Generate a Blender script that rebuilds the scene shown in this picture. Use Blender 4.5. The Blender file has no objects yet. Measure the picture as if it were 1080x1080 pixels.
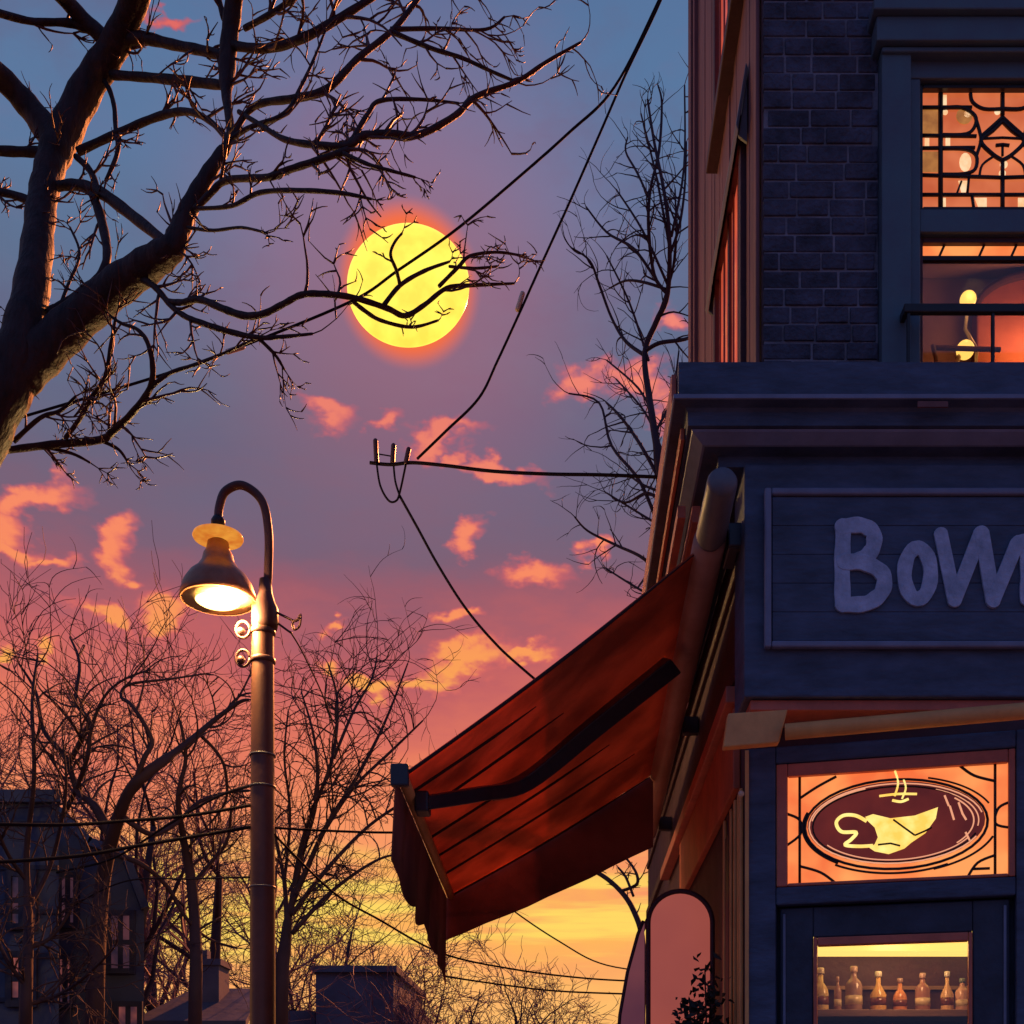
import bpy, math, random
from mathutils import Vector, Matrix
C = bpy.context.scene.collection
R = math.radians
F, PX, PY, CZ = 1300.0, 600.0, 1190.0, 1.5

def at(px, py, Y):
    return Vector(((px - PX) * Y / F, Y, CZ + (PY - py) * Y / F))
def zat(py, Y): return CZ + (PY - py) * Y / F
def xat(px, Y): return (px - PX) * Y / F
def lin(r, g, b):
    f = lambda c: (c / 255 / 12.92) if c / 255 <= 0.04045 else ((c / 255 + 0.055) / 1.055) ** 2.4
    return (f(r), f(g), f(b), 1.0)

# ------------------------------------------------------------------ materials
def newmat(name):
    m = bpy.data.materials.new(name); m.use_nodes = True
    nt = m.node_tree
    return m, nt, nt.nodes['Principled BSDF'], nt.nodes['Material Output']

def paint(name, col, rough=0.55, var=0.25, scale=6.0, bump=0.15, bscale=40.0, sheen=0.0, spec=0.5, metal=0.0, stretch=(1, 1, 1), tint=None, coat=0.0):
    m, nt, b, out = newmat(name)
    tc = nt.nodes.new('ShaderNodeTexCoord')
    mp = nt.nodes.new('ShaderNodeMapping'); mp.inputs['Scale'].default_value = stretch
    nt.links.new(tc.outputs['Object'], mp.inputs[0])
    n = nt.nodes.new('ShaderNodeTexNoise'); n.inputs['Scale'].default_value = scale; n.inputs['Detail'].default_value = 6
    n.inputs['Roughness'].default_value = 0.65
    nt.links.new(mp.outputs[0], n.inputs['Vector'])
    r = nt.nodes.new('ShaderNodeValToRGB')
    lo = [c * (1 - var) for c in col[:3]] + [1]; hi = [min(1, c * (1 + var)) for c in col[:3]] + [1]
    if tint: hi = list(tint[:3]) + [1]
    r.color_ramp.elements[0].position = 0.3; r.color_ramp.elements[0].color = lo
    r.color_ramp.elements[1].position = 0.7; r.color_ramp.elements[1].color = hi
    nt.links.new(n.outputs['Fac'], r.inputs[0]); nt.links.new(r.outputs[0], b.inputs['Base Color'])
    b.inputs['Roughness'].default_value = rough; b.inputs['Metallic'].default_value = metal
    b.inputs['Specular IOR Level'].default_value = spec
    if sheen:
        b.inputs['Sheen Weight'].default_value = sheen; b.inputs['Sheen Roughness'].default_value = 0.35
    if coat: b.inputs['Coat Weight'].default_value = coat
    if bump:
        n2 = nt.nodes.new('ShaderNodeTexNoise'); n2.inputs['Scale'].default_value = bscale; n2.inputs['Detail'].default_value = 5
        nt.links.new(mp.outputs[0], n2.inputs['Vector'])
        bp = nt.nodes.new('ShaderNodeBump'); bp.inputs['Strength'].default_value = bump; bp.inputs['Distance'].default_value = 0.02
        nt.links.new(n2.outputs['Fac'], bp.inputs['Height']); nt.links.new(bp.outputs[0], b.inputs['Normal'])
    return m

def glow(name, col, strength, col2=None, scale=8.0, lo=0.35, hi=0.65):
    """lit glass, lamp or added glow: emission with uneven glass tone"""
    m, nt, b, out = newmat(name)
    b.inputs['Base Color'].default_value = (col[0] * .3, col[1] * .3, col[2] * .3, 1); b.inputs['Roughness'].default_value = 0.25
    if col2:
        tc = nt.nodes.new('ShaderNodeTexCoord')
        n = nt.nodes.new('ShaderNodeTexNoise'); n.inputs['Scale'].default_value = scale; n.inputs['Detail'].default_value = 3
        nt.links.new(tc.outputs['Object'], n.inputs['Vector'])
        r = nt.nodes.new('ShaderNodeValToRGB')
        r.color_ramp.elements[0].position = lo; r.color_ramp.elements[0].color = col
        r.color_ramp.elements[1].position = hi; r.color_ramp.elements[1].color = col2
        nt.links.new(n.outputs['Fac'], r.inputs[0]); nt.links.new(r.outputs[0], b.inputs['Emission Color'])
    else:
        b.inputs['Emission Color'].default_value = col
    b.inputs['Emission Strength'].default_value = strength
    return m

def fabric(name, col, trans, rough=0.9, wave=True):
    """woven cloth that lets part of the light through"""
    m, nt, b, out = newmat(name)
    tc = nt.nodes.new('ShaderNodeTexCoord')
    n = nt.nodes.new('ShaderNodeTexNoise'); n.inputs['Scale'].default_value = 2.2; n.inputs['Detail'].default_value = 5
    nt.links.new(tc.outputs['Object'], n.inputs['Vector'])
    r = nt.nodes.new('ShaderNodeValToRGB')
    r.color_ramp.elements[0].position = 0.35; r.color_ramp.elements[0].color = [c * .55 for c in col[:3]] + [1]
    r.color_ramp.elements[1].position = 0.62; r.color_ramp.elements[1].color = col
    nt.links.new(n.outputs['Fac'], r.inputs[0])
    b.inputs['Roughness'].default_value = rough
    nt.links.new(r.outputs[0], b.inputs['Base Color'])
    t = nt.nodes.new('ShaderNodeBsdfTranslucent'); nt.links.new(r.outputs[0], t.inputs[0])
    mx = nt.nodes.new('ShaderNodeMixShader'); mx.inputs[0].default_value = trans
    nt.links.new(b.outputs[0], mx.inputs[1]); nt.links.new(t.outputs[0], mx.inputs[2])
    nt.links.new(mx.outputs[0], out.inputs[0])
    n2 = nt.nodes.new('ShaderNodeTexNoise'); n2.inputs['Scale'].default_value = 9; n2.inputs['Detail'].default_value = 4
    nt.links.new(tc.outputs['Object'], n2.inputs['Vector'])
    bp = nt.nodes.new('ShaderNodeBump'); bp.inputs['Strength'].default_value = 0.35; bp.inputs['Distance'].default_value = 0.03
    nt.links.new(n2.outputs['Fac'], bp.inputs['Height'])
    nt.links.new(bp.outputs[0], b.inputs['Normal']); nt.links.new(bp.outputs[0], t.inputs['Normal'])
    return m

def clear_glass(name):
    m, nt, b, out = newmat(name)
    tr = nt.nodes.new('ShaderNodeBsdfTransparent'); tr.inputs[0].default_value = (0.93, 0.9, 0.88, 1)
    gl = nt.nodes.new('ShaderNodeBsdfGlossy'); gl.inputs['Roughness'].default_value = 0.04
    mx = nt.nodes.new('ShaderNodeMixShader'); mx.inputs[0].default_value = 0.06
    nt.links.new(tr.outputs[0], mx.inputs[1]); nt.links.new(gl.outputs[0], mx.inputs[2])
    nt.links.new(mx.outputs[0], out.inputs[0]); nt.nodes.remove(b)
    return m

M = {}
M['navy'] = paint('navy paint', (0.060, 0.086, 0.155), 0.6, 0.42, 4, 0.3, 22, stretch=(1, 1, 3))
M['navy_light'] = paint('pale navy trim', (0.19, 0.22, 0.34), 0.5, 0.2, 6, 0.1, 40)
M['navy_dark'] = paint('deep navy paint', (0.036, 0.048, 0.085), 0.6, 0.4, 5, 0.25, 30)
M['slate'] = paint('slate window casing', (0.11, 0.14, 0.20), 0.5, 0.2, 5, 0.1, 40, tint=(0.09, 0.16, 0.20))
M['brick'] = paint('dark blue brick', (0.068, 0.074, 0.118), 0.9, 0.6, 6, 0.9, 45)
M['mortar'] = paint('grey mortar', (0.20, 0.21, 0.27), 0.9, 0.5, 5, 0.4, 90)
M['siding'] = paint('red brown siding', (0.20, 0.075, 0.075), 0.6, 0.3, 4, 0.25, 25, stretch=(1, 1, .25))
M['siding_dark'] = paint('dark wine wood', (0.07, 0.022, 0.03), 0.6, 0.25, 5, 0.2, 30)
M['wall_low'] = paint('dark plum render', (0.105, 0.048, 0.052), 0.8, 0.3, 4, 0.3, 30)
M['red_trim'] = paint('brick red paint', (0.62, 0.16, 0.10), 0.5, 0.22, 6, 0.1, 40)
M['tan_beam'] = paint('tan timber', (0.90, 0.40, 0.13), 0.55, 0.2, 6, 0.15, 30)
M['orange_panel'] = paint('rust red panel', (0.60, 0.13, 0.06), 0.6, 0.25, 4, 0.15, 30)
M['hood'] = paint('grey sheet metal', (0.12, 0.12, 0.15), 0.45, 0.2, 5, 0.08, 30)
M['letters'] = paint('faded blue white paint', (0.40, 0.52, 0.74), 0.8, 0.3, 14, 0.35, 60, tint=(0.54, 0.64, 0.88))
M['black'] = paint('black iron', (0.018, 0.016, 0.022), 0.45, 0.2, 8, 0.1, 50)
M['wire'] = paint('dark cable rubber', (0.018, 0.012, 0.018), 0.85, 0.2, 8, 0.0, spec=.15)
M['ceramic'] = paint('pale ceramic', (0.70, 0.55, 0.40), 0.25, 0.15, 8, 0.0, coat=.5)
M['bark'] = paint('dark bark', (0.038, 0.016, 0.015), 0.62, 0.6, 14, 0.9, 26, sheen=0.0, spec=0.3, stretch=(1, 1, .35))
M['twig'] = paint('twig bark', (0.095, 0.032, 0.028), 0.5, 0.3, 14, 0.0, sheen=0.0, spec=0.4)
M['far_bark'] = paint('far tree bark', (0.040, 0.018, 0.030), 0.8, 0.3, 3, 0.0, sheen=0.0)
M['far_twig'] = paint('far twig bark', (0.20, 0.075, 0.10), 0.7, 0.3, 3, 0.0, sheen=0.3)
M['bud'] = paint('dull purple buds', (0.16, 0.07, 0.09), 0.7, 0.4, 9, 0.0)
M['pole'] = paint('brown painted steel pole', (0.15, 0.058, 0.036), 0.45, 0.3, 3, 0.12, 25, spec=.5)
M['pole_dark'] = paint('dark brown iron', (0.10, 0.045, 0.042), 0.4, 0.25, 5, 0.1, 40, spec=.4)
M['shade'] = paint('bronze lamp shade', (0.40, 0.18, 0.10), 0.36, 0.25, 6, 0.08, 40, metal=.45, spec=.6)
M['shade_in'] = paint('cream reflector', (0.85, 0.62, 0.30), 0.4, 0.1, 6, 0.0)
M['amber'] = glow('amber glass ring painted glow', lin(214, 116, 40), 0.9, lin(240, 160, 60), 9)  # lamplight through the glass put in as weak emission
M['bulb'] = glow('lit lamp lens', (1.0, 0.66, 0.18, 1), 6.0)
M['sun'] = glow('sun fire', (1.0, 0.66, 0.07, 1), 1.25, (1.0, 0.86, 0.10, 1), 0.02)
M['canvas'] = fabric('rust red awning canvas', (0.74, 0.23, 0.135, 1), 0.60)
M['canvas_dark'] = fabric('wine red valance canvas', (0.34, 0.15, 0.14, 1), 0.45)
M['seam'] = paint('awning seam tape', (0.030, 0.008, 0.010), 0.8, 0.2, 8, 0.0)
M['arm'] = paint('charcoal awning arm', (0.035, 0.036, 0.055), 0.4, 0.2, 8, 0.05)
M['tube'] = paint('copper brown roller', (0.58, 0.26, 0.17), 0.4, 0.2, 4, 0.08, 30, tint=(0.62, 0.30, 0.22))
M['screen'] = glow('salmon panel added glow', lin(150, 72, 66), 0.85, lin(172, 84, 70), 1.2)  # emission added to brighten the panel, no lamp behind it
M['screen_side'] = glow('mauve panel added glow', lin(92, 48, 62), 0.8, lin(124, 64, 68), 2.0)  # same added emission, darker, for the side wing
M['leaf'] = paint('dark shrub leaf', (0.020, 0.024, 0.020), 0.6, 0.4, 9, 0.0)
M['pot'] = paint('terracotta', (0.28, 0.11, 0.07), 0.8, 0.2, 6, 0.2, 40)
M['glass'] = clear_glass('clear window glass')
M['stain'] = glow('lit amber stained glass', lin(196, 92, 50), 1.0, lin(228, 126, 80), 4)
M['stain_pale'] = glow('lit pale stained glass', lin(250, 190, 130), 1.0, lin(255, 226, 180), 20)
M['stain_olive'] = glow('lit olive stained glass', lin(150, 92, 44), 0.9, lin(190, 124, 60), 16)
M['transom'] = glow('lit orange transom glass', lin(240, 112, 58), 1.05, lin(255, 160, 88), 4)
M['cup'] = glow('lit yellow glass', lin(255, 200, 84), 1.15, lin(255, 236, 140), 14)
M['ring_lit'] = glow('lit pink ring glass', lin(250, 170, 130), 0.9)
M['lead'] = paint('leading', (0.020, 0.006, 0.008), 0.5, 0.2, 8, 0.0)
M['coffee'] = glow('dark red brown glass', lin(84, 27, 22), 0.85, lin(112, 38, 28), 5)
M['strip'] = glow('warm strip lamp', lin(255, 214, 110), 1.6)
M['globe'] = glow('lit lamp globe', lin(255, 200, 96), 1.7)
M['inner_wall'] = paint('mauve interior plaster', (0.26, 0.15, 0.17), 0.8, 0.15, 3, 0.1, 20)
M['inner_red'] = paint('red interior wall', (0.34, 0.10, 0.07), 0.8, 0.2, 3, 0.1, 20)
M['inner_wood'] = paint('interior wood', (0.30, 0.17, 0.12), 0.6, 0.2, 5, 0.1, 30, stretch=(1, 6, 6))
M['lit_side'] = glow('lit side window glass', lin(215, 90, 58), 0.9, lin(180, 70, 52), 7)
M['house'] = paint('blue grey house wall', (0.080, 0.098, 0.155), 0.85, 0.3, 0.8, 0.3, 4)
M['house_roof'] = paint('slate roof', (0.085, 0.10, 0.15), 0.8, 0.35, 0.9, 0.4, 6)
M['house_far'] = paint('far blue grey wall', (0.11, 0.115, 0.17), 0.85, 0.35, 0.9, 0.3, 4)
M['house_trim'] = paint('dark house trim', (0.05, 0.05, 0.075), 0.8, 0.3, 2, 0.1, 6)
M['far_window'] = glow('painted sky glow pane', lin(40, 32, 50), 0.8, lin(150, 78, 70), 2.6)  # evening sky in the glass painted as emission, no lamp inside
M['far_window_dim'] = glow('dim painted sky glow pane', lin(30, 28, 46), 0.8, lin(90, 52, 60), 3.0)  # dimmer version of the painted sky tone
M['asphalt'] = paint('asphalt', (0.05, 0.05, 0.052), 0.9, 0.3, 3, 0.4, 60)
M['paving'] = paint('paving', (0.22, 0.20, 0.19), 0.85, 0.25, 4, 0.3, 40)
M['soil'] = paint('winter grass ground', (0.06, 0.055, 0.035), 0.95, 0.4, .6, 0.4, 5)
M['line'] = paint('road paint', (0.7, 0.68, 0.6), 0.7, 0.2, 8, 0.1, 40)
def bottle_mat(name, c): return paint(name, c, 0.15, 0.2, 12, 0.0, spec=.7)

# ------------------------------------------------------------------ mesh builder
class MB:
    def __init__(s): s.v = []; s.f = []
    def add(s, vs, fs):
        b = len(s.v); s.v.extend([Vector(p) for p in vs]); s.f.extend([tuple(i + b for i in f) for f in fs])
    def box(s, x0, x1, y0, y1, z0, z1):
        s.add([(x0, y0, z0), (x1, y0, z0), (x1, y1, z0), (x0, y1, z0), (x0, y0, z1), (x1, y0, z1), (x1, y1, z1), (x0, y1, z1)],
              [(0, 3, 2, 1), (4, 5, 6, 7), (0, 1, 5, 4), (1, 2, 6, 5), (2, 3, 7, 6), (3, 0, 4, 7)])
        return s
    def slab(s, pts, vec):
        """closed outline (3-D, planar) given a thickness"""
        n = len(pts); vec = Vector(vec); P = [Vector(p) for p in pts]
        s.add(P + [p + vec for p in P], [tuple(range(n))[::-1], tuple(range(n, 2 * n))] + [(i, (i + 1) % n, n + (i + 1) % n, n + i) for i in range(n)])
        return s
    def tube(s, pts, rad, n=8, flat=None, cap=True):
        P = [Vector(p) for p in pts]
        if not isinstance(rad, (list, tuple)): rad = [rad] * len(P)
        k = len(P); ref = None; b = len(s.v)
        cs = [(math.cos(2 * math.pi * j / n), math.sin(2 * math.pi * j / n)) for j in range(n)]
        for i in range(k):
            t = P[min(i + 1, k - 1)] - P[max(i - 1, 0)]
            if t.length < 1e-9: t = Vector((0, 0, 1))
            t.normalize()
            if ref is None:
                ref = t.orthogonal().normalized()
            ref = ref - t * ref.dot(t)
            if ref.length < 1e-6: ref = t.orthogonal()
            ref.normalize(); bi = t.cross(ref); r = rad[i]
            for c, q in cs:
                o = ref * (c * r) + bi * (q * r)
                if flat: o = o - flat[0] * o.dot(flat[0]) * (1 - flat[1])
                s.v.append(P[i] + o)
        for i in range(k - 1):
            for j in range(n):
                a = b + i * n + j; c = b + i * n + (j + 1) % n
                s.f.append((a, c, c + n, a + n))
        if cap:
            s.f.append(tuple(b + j for j in range(n))[::-1]); s.f.append(tuple(b + (k - 1) * n + j for j in range(n)))
        return s
    def capsule(s, pts, r, flat=None, n=12):
        """stroke with round ends"""
        P = [Vector(p) for p in pts]
        d0 = (P[0] - P[1]).normalized(); d1 = (P[-1] - P[-2]).normalized()
        pp = []; rr = []
        for a in (85, 60, 35, 15): pp.append(P[0] + d0 * r * math.sin(R(a))); rr.append(max(r * math.cos(R(a)), r * .03))
        pp += P; rr += [r] * len(P)
        for a in (15, 35, 60, 85): pp.append(P[-1] + d1 * r * math.sin(R(a))); rr.append(max(r * math.cos(R(a)), r * .03))
        return s.tube(pp, rr, n, flat)
    def lathe(s, prof, c=(0, 0, 0), n=32):
        c = Vector(c); b = len(s.v)
        for r, z in prof:
            for j in range(n):
                a = 2 * math.pi * j / n
                s.v.append(c + Vector((r * math.cos(a), r * math.sin(a), z)))
        for i in range(len(prof) - 1):
            for j in range(n):
                a = b + i * n + j; d = b + i * n + (j + 1) % n
                s.f.append((a, d, d + n, a + n))
        s.f.append(tuple(b + j for j in range(n))[::-1]); s.f.append(tuple(b + (len(prof) - 1) * n + j for j in range(n)))
        return s
    def ball(s, c, r, n=20, m=12, sc=(1, 1, 1)):
        prof = [(r * max(math.sin(math.pi * i / m), 0.01), -r * math.cos(math.pi * i / m)) for i in range(m + 1)]
        q = MB().lathe(prof, (0, 0, 0), n)
        c = Vector(c)
        s.add([Vector((p.x * sc[0], p.y * sc[1], p.z * sc[2])) + c for p in q.v], q.f); return s
    def build(s, name, mat, parent=None, loc=None, smooth=False, bevel=0.0):
        base = WL[parent.name] if parent else Vector(loc or (0, 0, 0))
        me = bpy.data.meshes.new(name)
        me.from_pydata([tuple(p - base) for p in s.v], [], s.f)
        me.materials.append(M[mat] if isinstance(mat, str) else mat); me.update()
        if smooth: me.polygons.foreach_set('use_smooth', [True] * len(me.polygons))
        o = bpy.data.objects.new(name, me); C.objects.link(o)
        if parent: o.parent = parent
        else: o.location = base
        WL[o.name] = base.copy()
        if bevel:
            b = o.modifiers.new('edge', 'BEVEL'); b.width = bevel; b.segments = 2; b.limit_method = 'ANGLE'
        return o
WL = {}
def tag(o, label, cat, group=None, kind=None):
    if label: o['label'] = label
    if cat: o['category'] = cat
    if group: o['group'] = group
    if kind: o['kind'] = kind
    return o
def thing(name, loc, label, cat, group=None):
    o = bpy.data.objects.new(name, None); C.objects.link(o); o.location = loc; o.empty_display_size = .2
    WL[o.name] = Vector(loc); return tag(o, label, cat, group)
def curve(ctrl, n=6):
    """Catmull-Rom through tuples of any length"""
    out = []; P = [tuple(ctrl[0])] + [tuple(c) for c in ctrl] + [tuple(ctrl[-1])]
    for i in range(1, len(P) - 2):
        for k in range(n):
            t = k / n
            out.append(tuple(0.5 * (2 * b + (c - a) * t + (2 * a - 5 * b + 4 * c - d) * t * t + (3 * b - a - 3 * c + d) * t ** 3)
                             for a, b, c, d in zip(P[i - 1], P[i], P[i + 1], P[i + 2])))
    out.append(tuple(ctrl[-1])); return out

# ------------------------------------------------------------------ ground
g = MB(); g.add([(-3000, -600, -.02), (3000, -600, -.02), (3000, 5000, -.02), (-3000, 5000, -.02)], [(0, 1, 2, 3)])
tag(g.build('ground', 'soil'), None, None, kind='structure')
g = MB(); g.box(-7.5, -2.95 + .0, -60, 200, -.3, 0.0)
g = MB().box(-30, -3.6, -60, 120, -.3, -.012); tag(g.build('road', 'asphalt'), None, None, kind='structure')
g = MB().box(-3.595, 30, -60, 16, -.3, 0.0); tag(g.build('pavement', 'paving', bevel=.01), None, None, kind='structure')
g = MB()
for i in range(-10, 30): g.add([(-9.06, i * 4, -.008), (-8.94, i * 4, -.008), (-8.94, i * 4 + 2, -.008), (-9.06, i * 4 + 2, -.008)], [(0, 1, 2, 3)])
tag(g.build('road_marking', 'line'), None, None, kind='structure')

# ------------------------------------------------------------------ cafe building
bld = thing('cafe_building', (.8, 5.4, 0), 'dark navy corner cafe building with brick upper storey and glowing windows', 'building')
rnd = random.Random(3)
YU = 5.5; XU = .867
XT0 = xat(926, YU); XW0 = xat(968, YU); XW1 = xat(1146, YU); XT1 = xat(1188, YU)
ZW0, ZW1 = 4.72, zat(88, YU); ZT = zat(26, YU); ROOF = 10.3
# brick faces laid course by course
def bricks(mb, x0, x1, z0, z1, y, course=.080, length=.165, gap=.010):
    z = z0; row = 0
    while z < z1 - .02:
        h = min(course, z1 - z) - gap; x = x0 - (length * .5 if row % 2 else 0)
        while x < x1:
            L = length * rnd.uniform(.62, 1.35); a = max(x, x0); b = min(x + L - gap, x1)
            if b - a > .02:
                j = rnd.uniform(-.004, .006)
                mb.box(a, b, y - .006 - j * .7, y + .03, z + rnd.uniform(-.002, .002), z + h)
            x += L
        z += course; row += 1
mb = MB(); mb.box(XU + .004, XT0, YU + .0, YU + .25, 4.3, ROOF); mb.box(XT1, 4.0, YU, YU + .25, 4.3, ROOF); mb.box(XT0, XT1, YU + .02, YU + .25, ZT + .9, ROOF); mb.box(XT0, XT1, YU + .1, YU + .25, 4.3, ZW0)
wall = mb.build('upper_wall', 'mortar', bld)
for a_, b_ in ((XU, XT0 - .002), (XT1 + .002, 3.4)):
    mb = MB(); bricks(mb, a_, b_, 4.45, 8.2, YU); mb.build('brickwork', 'brick', wall, bevel=.004)
# boarding above the window head
mb = MB()
for i in range(9):
    a = XT0 + i * (XT1 - XT0) / 9; mb.box(a + .003, a + (XT1 - XT0) / 9 - .003, YU - .01, YU + .018, ZT + .002, ZT + .898)
mb.build('boarding', 'navy_dark', bld, bevel=.004)
# side wall: vertical boards
mb = MB(); mb.box(XU + .02, XU + .2, YU + .251, 8.46, 4.3, ROOF); sw = mb.build('side_wall', 'siding_dark', bld)
mb = MB(); y = YU + .02
SWY0, SWY1, SZ0, SZ1 = 5.98, 7.12, 4.9, 6.42
while y < 8.30:
    w = rnd.uniform(.1, .17); y1 = min(y + w, 8.32)
    def bd(a, b): mb.box(XU - rnd.uniform(.0, .008), XU + .0185, y + .003, y1 - .003, a, b)
    if y1 > SWY0 and y < SWY1: bd(SZ1, 7.05); bd(8.8, ROOF)
    else: bd(4.3, ROOF)
    y = y1
mb.build('board_cladding', 'siding', sw, bevel=.004)
mb = MB(); mb.box(XU - .045, XU + .03, 8.33, 8.50, 4.3, ROOF); mb.box(XU - .03, XU + .03, 8.24, 8.318, 4.3, ROOF); mb.box(XU - .03, XU - .011, YU + .021, YU + .10, 4.3, ROOF)
mb.build('corner_board', 'siding', bld, bevel=.006)
mb = MB(); mb.box(XU - .0, 4, 8.5, 8.7, 4.3, ROOF); mb.build('rear_wall', 'siding_dark', bld)
mb = MB(); mb.box(XU - .12, 4.1, YU - .16, 8.8, ROOF, ROOF + .18); mb.build('roof', 'hood', bld, bevel=.02)
def side_window(y0, y1, z0, z1, hood):
    o = MB().box(XU - .004, XU + .012, y0 + .08, y1 - .08, z0 + .06, z1 - .08).build('side_window', 'lit_side', bld)
    f = MB(); f.box(XU - .035, XU + .02, y0, y0 + .075, z0, z1); f.box(XU - .035, XU + .02, y1 - .075, y1, z0, z1); f.box(XU - .033, XU + .02, y0 + .077, y1 - .077, z1 - .075, z1)
    f.box(XU - .07, XU + .02, y0 - .05, y1 + .05, z0 - .07, z0 - .002)
    f.box(XU - .022, XU + .0, (y0 + y1) / 2 - .025, (y0 + y1) / 2 + .025, z0 + .06, z1 - .08)
    f.build('window_frame', 'siding_dark', o, bevel=.005)
    mb = MB()
    k = 5
    for i in range(k):
        a = y0 + .1 + i * (y1 - y0 - .2) / k
        mb.box(XU - .018, XU - .008, a + .12, a + .135, z0 + .06, z1 - .08)
    mb.build('glazing_bar', 'siding', o)
    if hood:
        mb = MB(); mb.slab([(XU - .012, y0 - .1, z1 + .14), (XU - .012, y1 + .1, z1 + .14), (XU - .06, y1 + .1, z1 - .16), (XU - .06, y0 - .1, z1 - .16)], (-.01, 0, .03))
        for yy in (y0 - .08, y1 + .05): mb.slab([(XU - .012, yy, z1 + .13), (XU - .012, yy, z1 - .2), (XU - .055, yy, z1 - .165)], (0, .02, 0))
        mb.build('window_hood', 'hood', o, bevel=.003)
side_window(SWY0, SWY1, SZ0, SZ1, True)
side_window(SWY0, SWY1, 7.12, 8.8, False)

# main upper window
win = MB(); 
win.box(XT0 + .002, XW0 - .045, YU - .06, YU + .1, 4.3, ZT - .16); win.box(XW1 + .045, XT1 - .002, YU - .06, YU + .1, 4.3, ZT - .16)
win.box(XW0 - .042, XW0 + .005, YU - .025, YU + .1, 4.3, ZW1); win.box(XW1 - .005, XW1 + .042, YU - .025, YU + .1, 4.3, ZW1)
win.box(XW0 - .042, XW1 + .042, YU - .025, YU + .1, ZW1 + .003, ZT - .16)
win.box(XT0 - .03, XT1 + .03, YU - .10, YU + .1, ZT - .157, ZT - .05); win.box(XT0 - .05, XT1 + .05, YU - .13, YU + .1, ZT - .047, ZT - .0)
win.box(XT0 + .0, XT1, YU - .075, YU + .1, ZT - .185, ZT - .163)
win = win.build('upper_window', 'slate', bld, bevel=.006)
ZM0, ZM1 = zat(250, YU), zat(222, YU)   # meeting rail
def fr(x0, x1, z0, z1, y, t, d=.03):
    mb = MB(); mb.box(x0, x0 + t, y, y + d, z0, z1); mb.box(x1 - t, x1, y, y + d, z0, z1); mb.box(x0 + t + .001, x1 - t - .001, y, y + d, z1 - t, z1); mb.box(x0 + t + .001, x1 - t - .001, y, y + d, z0, z0 + t); return mb
fr(XW0 + .007, XW1 - .007, ZM1 + .002, ZW1 - .003, YU + .0, .016, .05).build('upper_sash', 'black', win, bevel=.003)
mb = MB(); mb.box(XW0 + .007, XW1 - .007, YU - .01, YU + .07, ZM0 + .016, ZM1 - .001); mb.build('meeting_rail', 'slate', win, bevel=.004)
lo = fr(XW0 + .007, XW1 - .007, ZW0, ZM0 + .013, YU + .02, .022, .05); lo.build('lower_sash', 'siding_dark', win, bevel=.003)
# stained glass of the upper sash
def S(zx, zy, y): return at(940 + zx / 6.35, 70 + zy / 6.35, y)
YG = YU + .028
gl = MB(); gl.box(XW0 + .02, XW1 - .02, YG, YG + .008, ZM1 + .015, ZW1 - .018); sg = gl.build('stained_glass', 'stain', win)
def pane(poly, mat, nm='glass_piece'):
    MB().slab([S(a, b, YG - .004) for a, b in poly], (0, .0035, 0)).build(nm, mat, sg)
def disc(cx, cy, r, n=12, ry=None): return [(cx + r * math.cos(2 * math.pi * i / n), cy + (ry or r) * math.sin(2 * math.pi * i / n)) for i in range(n)]
for p, m_ in (([(212, 290), (312, 290), (312, 455), (212, 455)], 'stain_olive'), ([(212, 570), (312, 570), (312, 705), (212, 705)], 'stain_olive'),
              (disc(490, 330, 55), 'stain_olive'), (disc(510, 318, 24), 'stain_pale'), ([(340, 190), (372, 190), (372, 255), (340, 255)], 'stain_pale'),
              (disc(497, 640, 40, 14, 62), 'stain_pale'), (disc(755, 655, 26), 'stain_pale'), (disc(745, 715, 24), 'stain_pale'),
              ([(340, 880), (366, 880), (366, 955), (340, 955)], 'stain_pale'), (disc(712, 302, 20), 'stain_pale'), (disc(362, 305, 18), 'stain_pale'),
              ([(225, 480), (255, 480), (255, 535), (225, 535)], 'stain_pale'), ([(365, 480), (395, 480), (395, 540), (365, 540)], 'stain_pale'),
              ([(450, 765), (515, 765), (500, 840), (470, 840)], 'stain_pale'), ([(560, 880), (640, 880), (640, 955), (590, 955)], 'stain_pale')):
    pane(p, m_)
    if m_ == 'stain_pale' and p[0][0] < 600: pane([(1490 - a, b) for a, b in p][::-1], m_)
ld = MB()
def lead(pts, r=.0085, n=4, mir=True):
    q = curve(pts, n) if len(pts) > 2 else pts
    ld.tube([S(a, b, YG - .006) for a, b in q], r, 6)
    if mir: ld.tube([S(1490 - a, b, YG - .0065) for a, b in q], r, 6)
lead([(330, 180), (330, 968)], .011)
lead([(745, 180), (745, 330)], .010, mir=False); lead([(745, 750), (745, 968)], .010, mir=False)
lead([(200, 275), (540, 275)]); lead([(200, 463), (570, 468)]); lead([(200, 548), (560, 545)]); lead([(200, 728), (745, 745)]); lead([(200, 860), (745, 860)])
lead([(340, 280), (470, 275), (560, 330), (560, 400), (500, 455), (345, 460)])
lead([(345, 550), (500, 555), (570, 600), (560, 690), (480, 722), (345, 725)])
lead([(530, 180), (545, 240), (620, 285), (745, 285)])
lead([(560, 330), (590, 430), (600, 500), (570, 600)], .008)
lead([(745, 365), (680, 430), (600, 500), (680, 590), (745, 630)], .010)
lead([(600, 485), (745, 478)], .006); lead([(600, 470), (680, 400), (745, 340)], .008)
lead([(745, 630), (745, 750)], .009, mir=False); lead([(700, 530), (745, 525)], .008); lead([(745, 525), (745, 600)], .006, mir=False)
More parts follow.
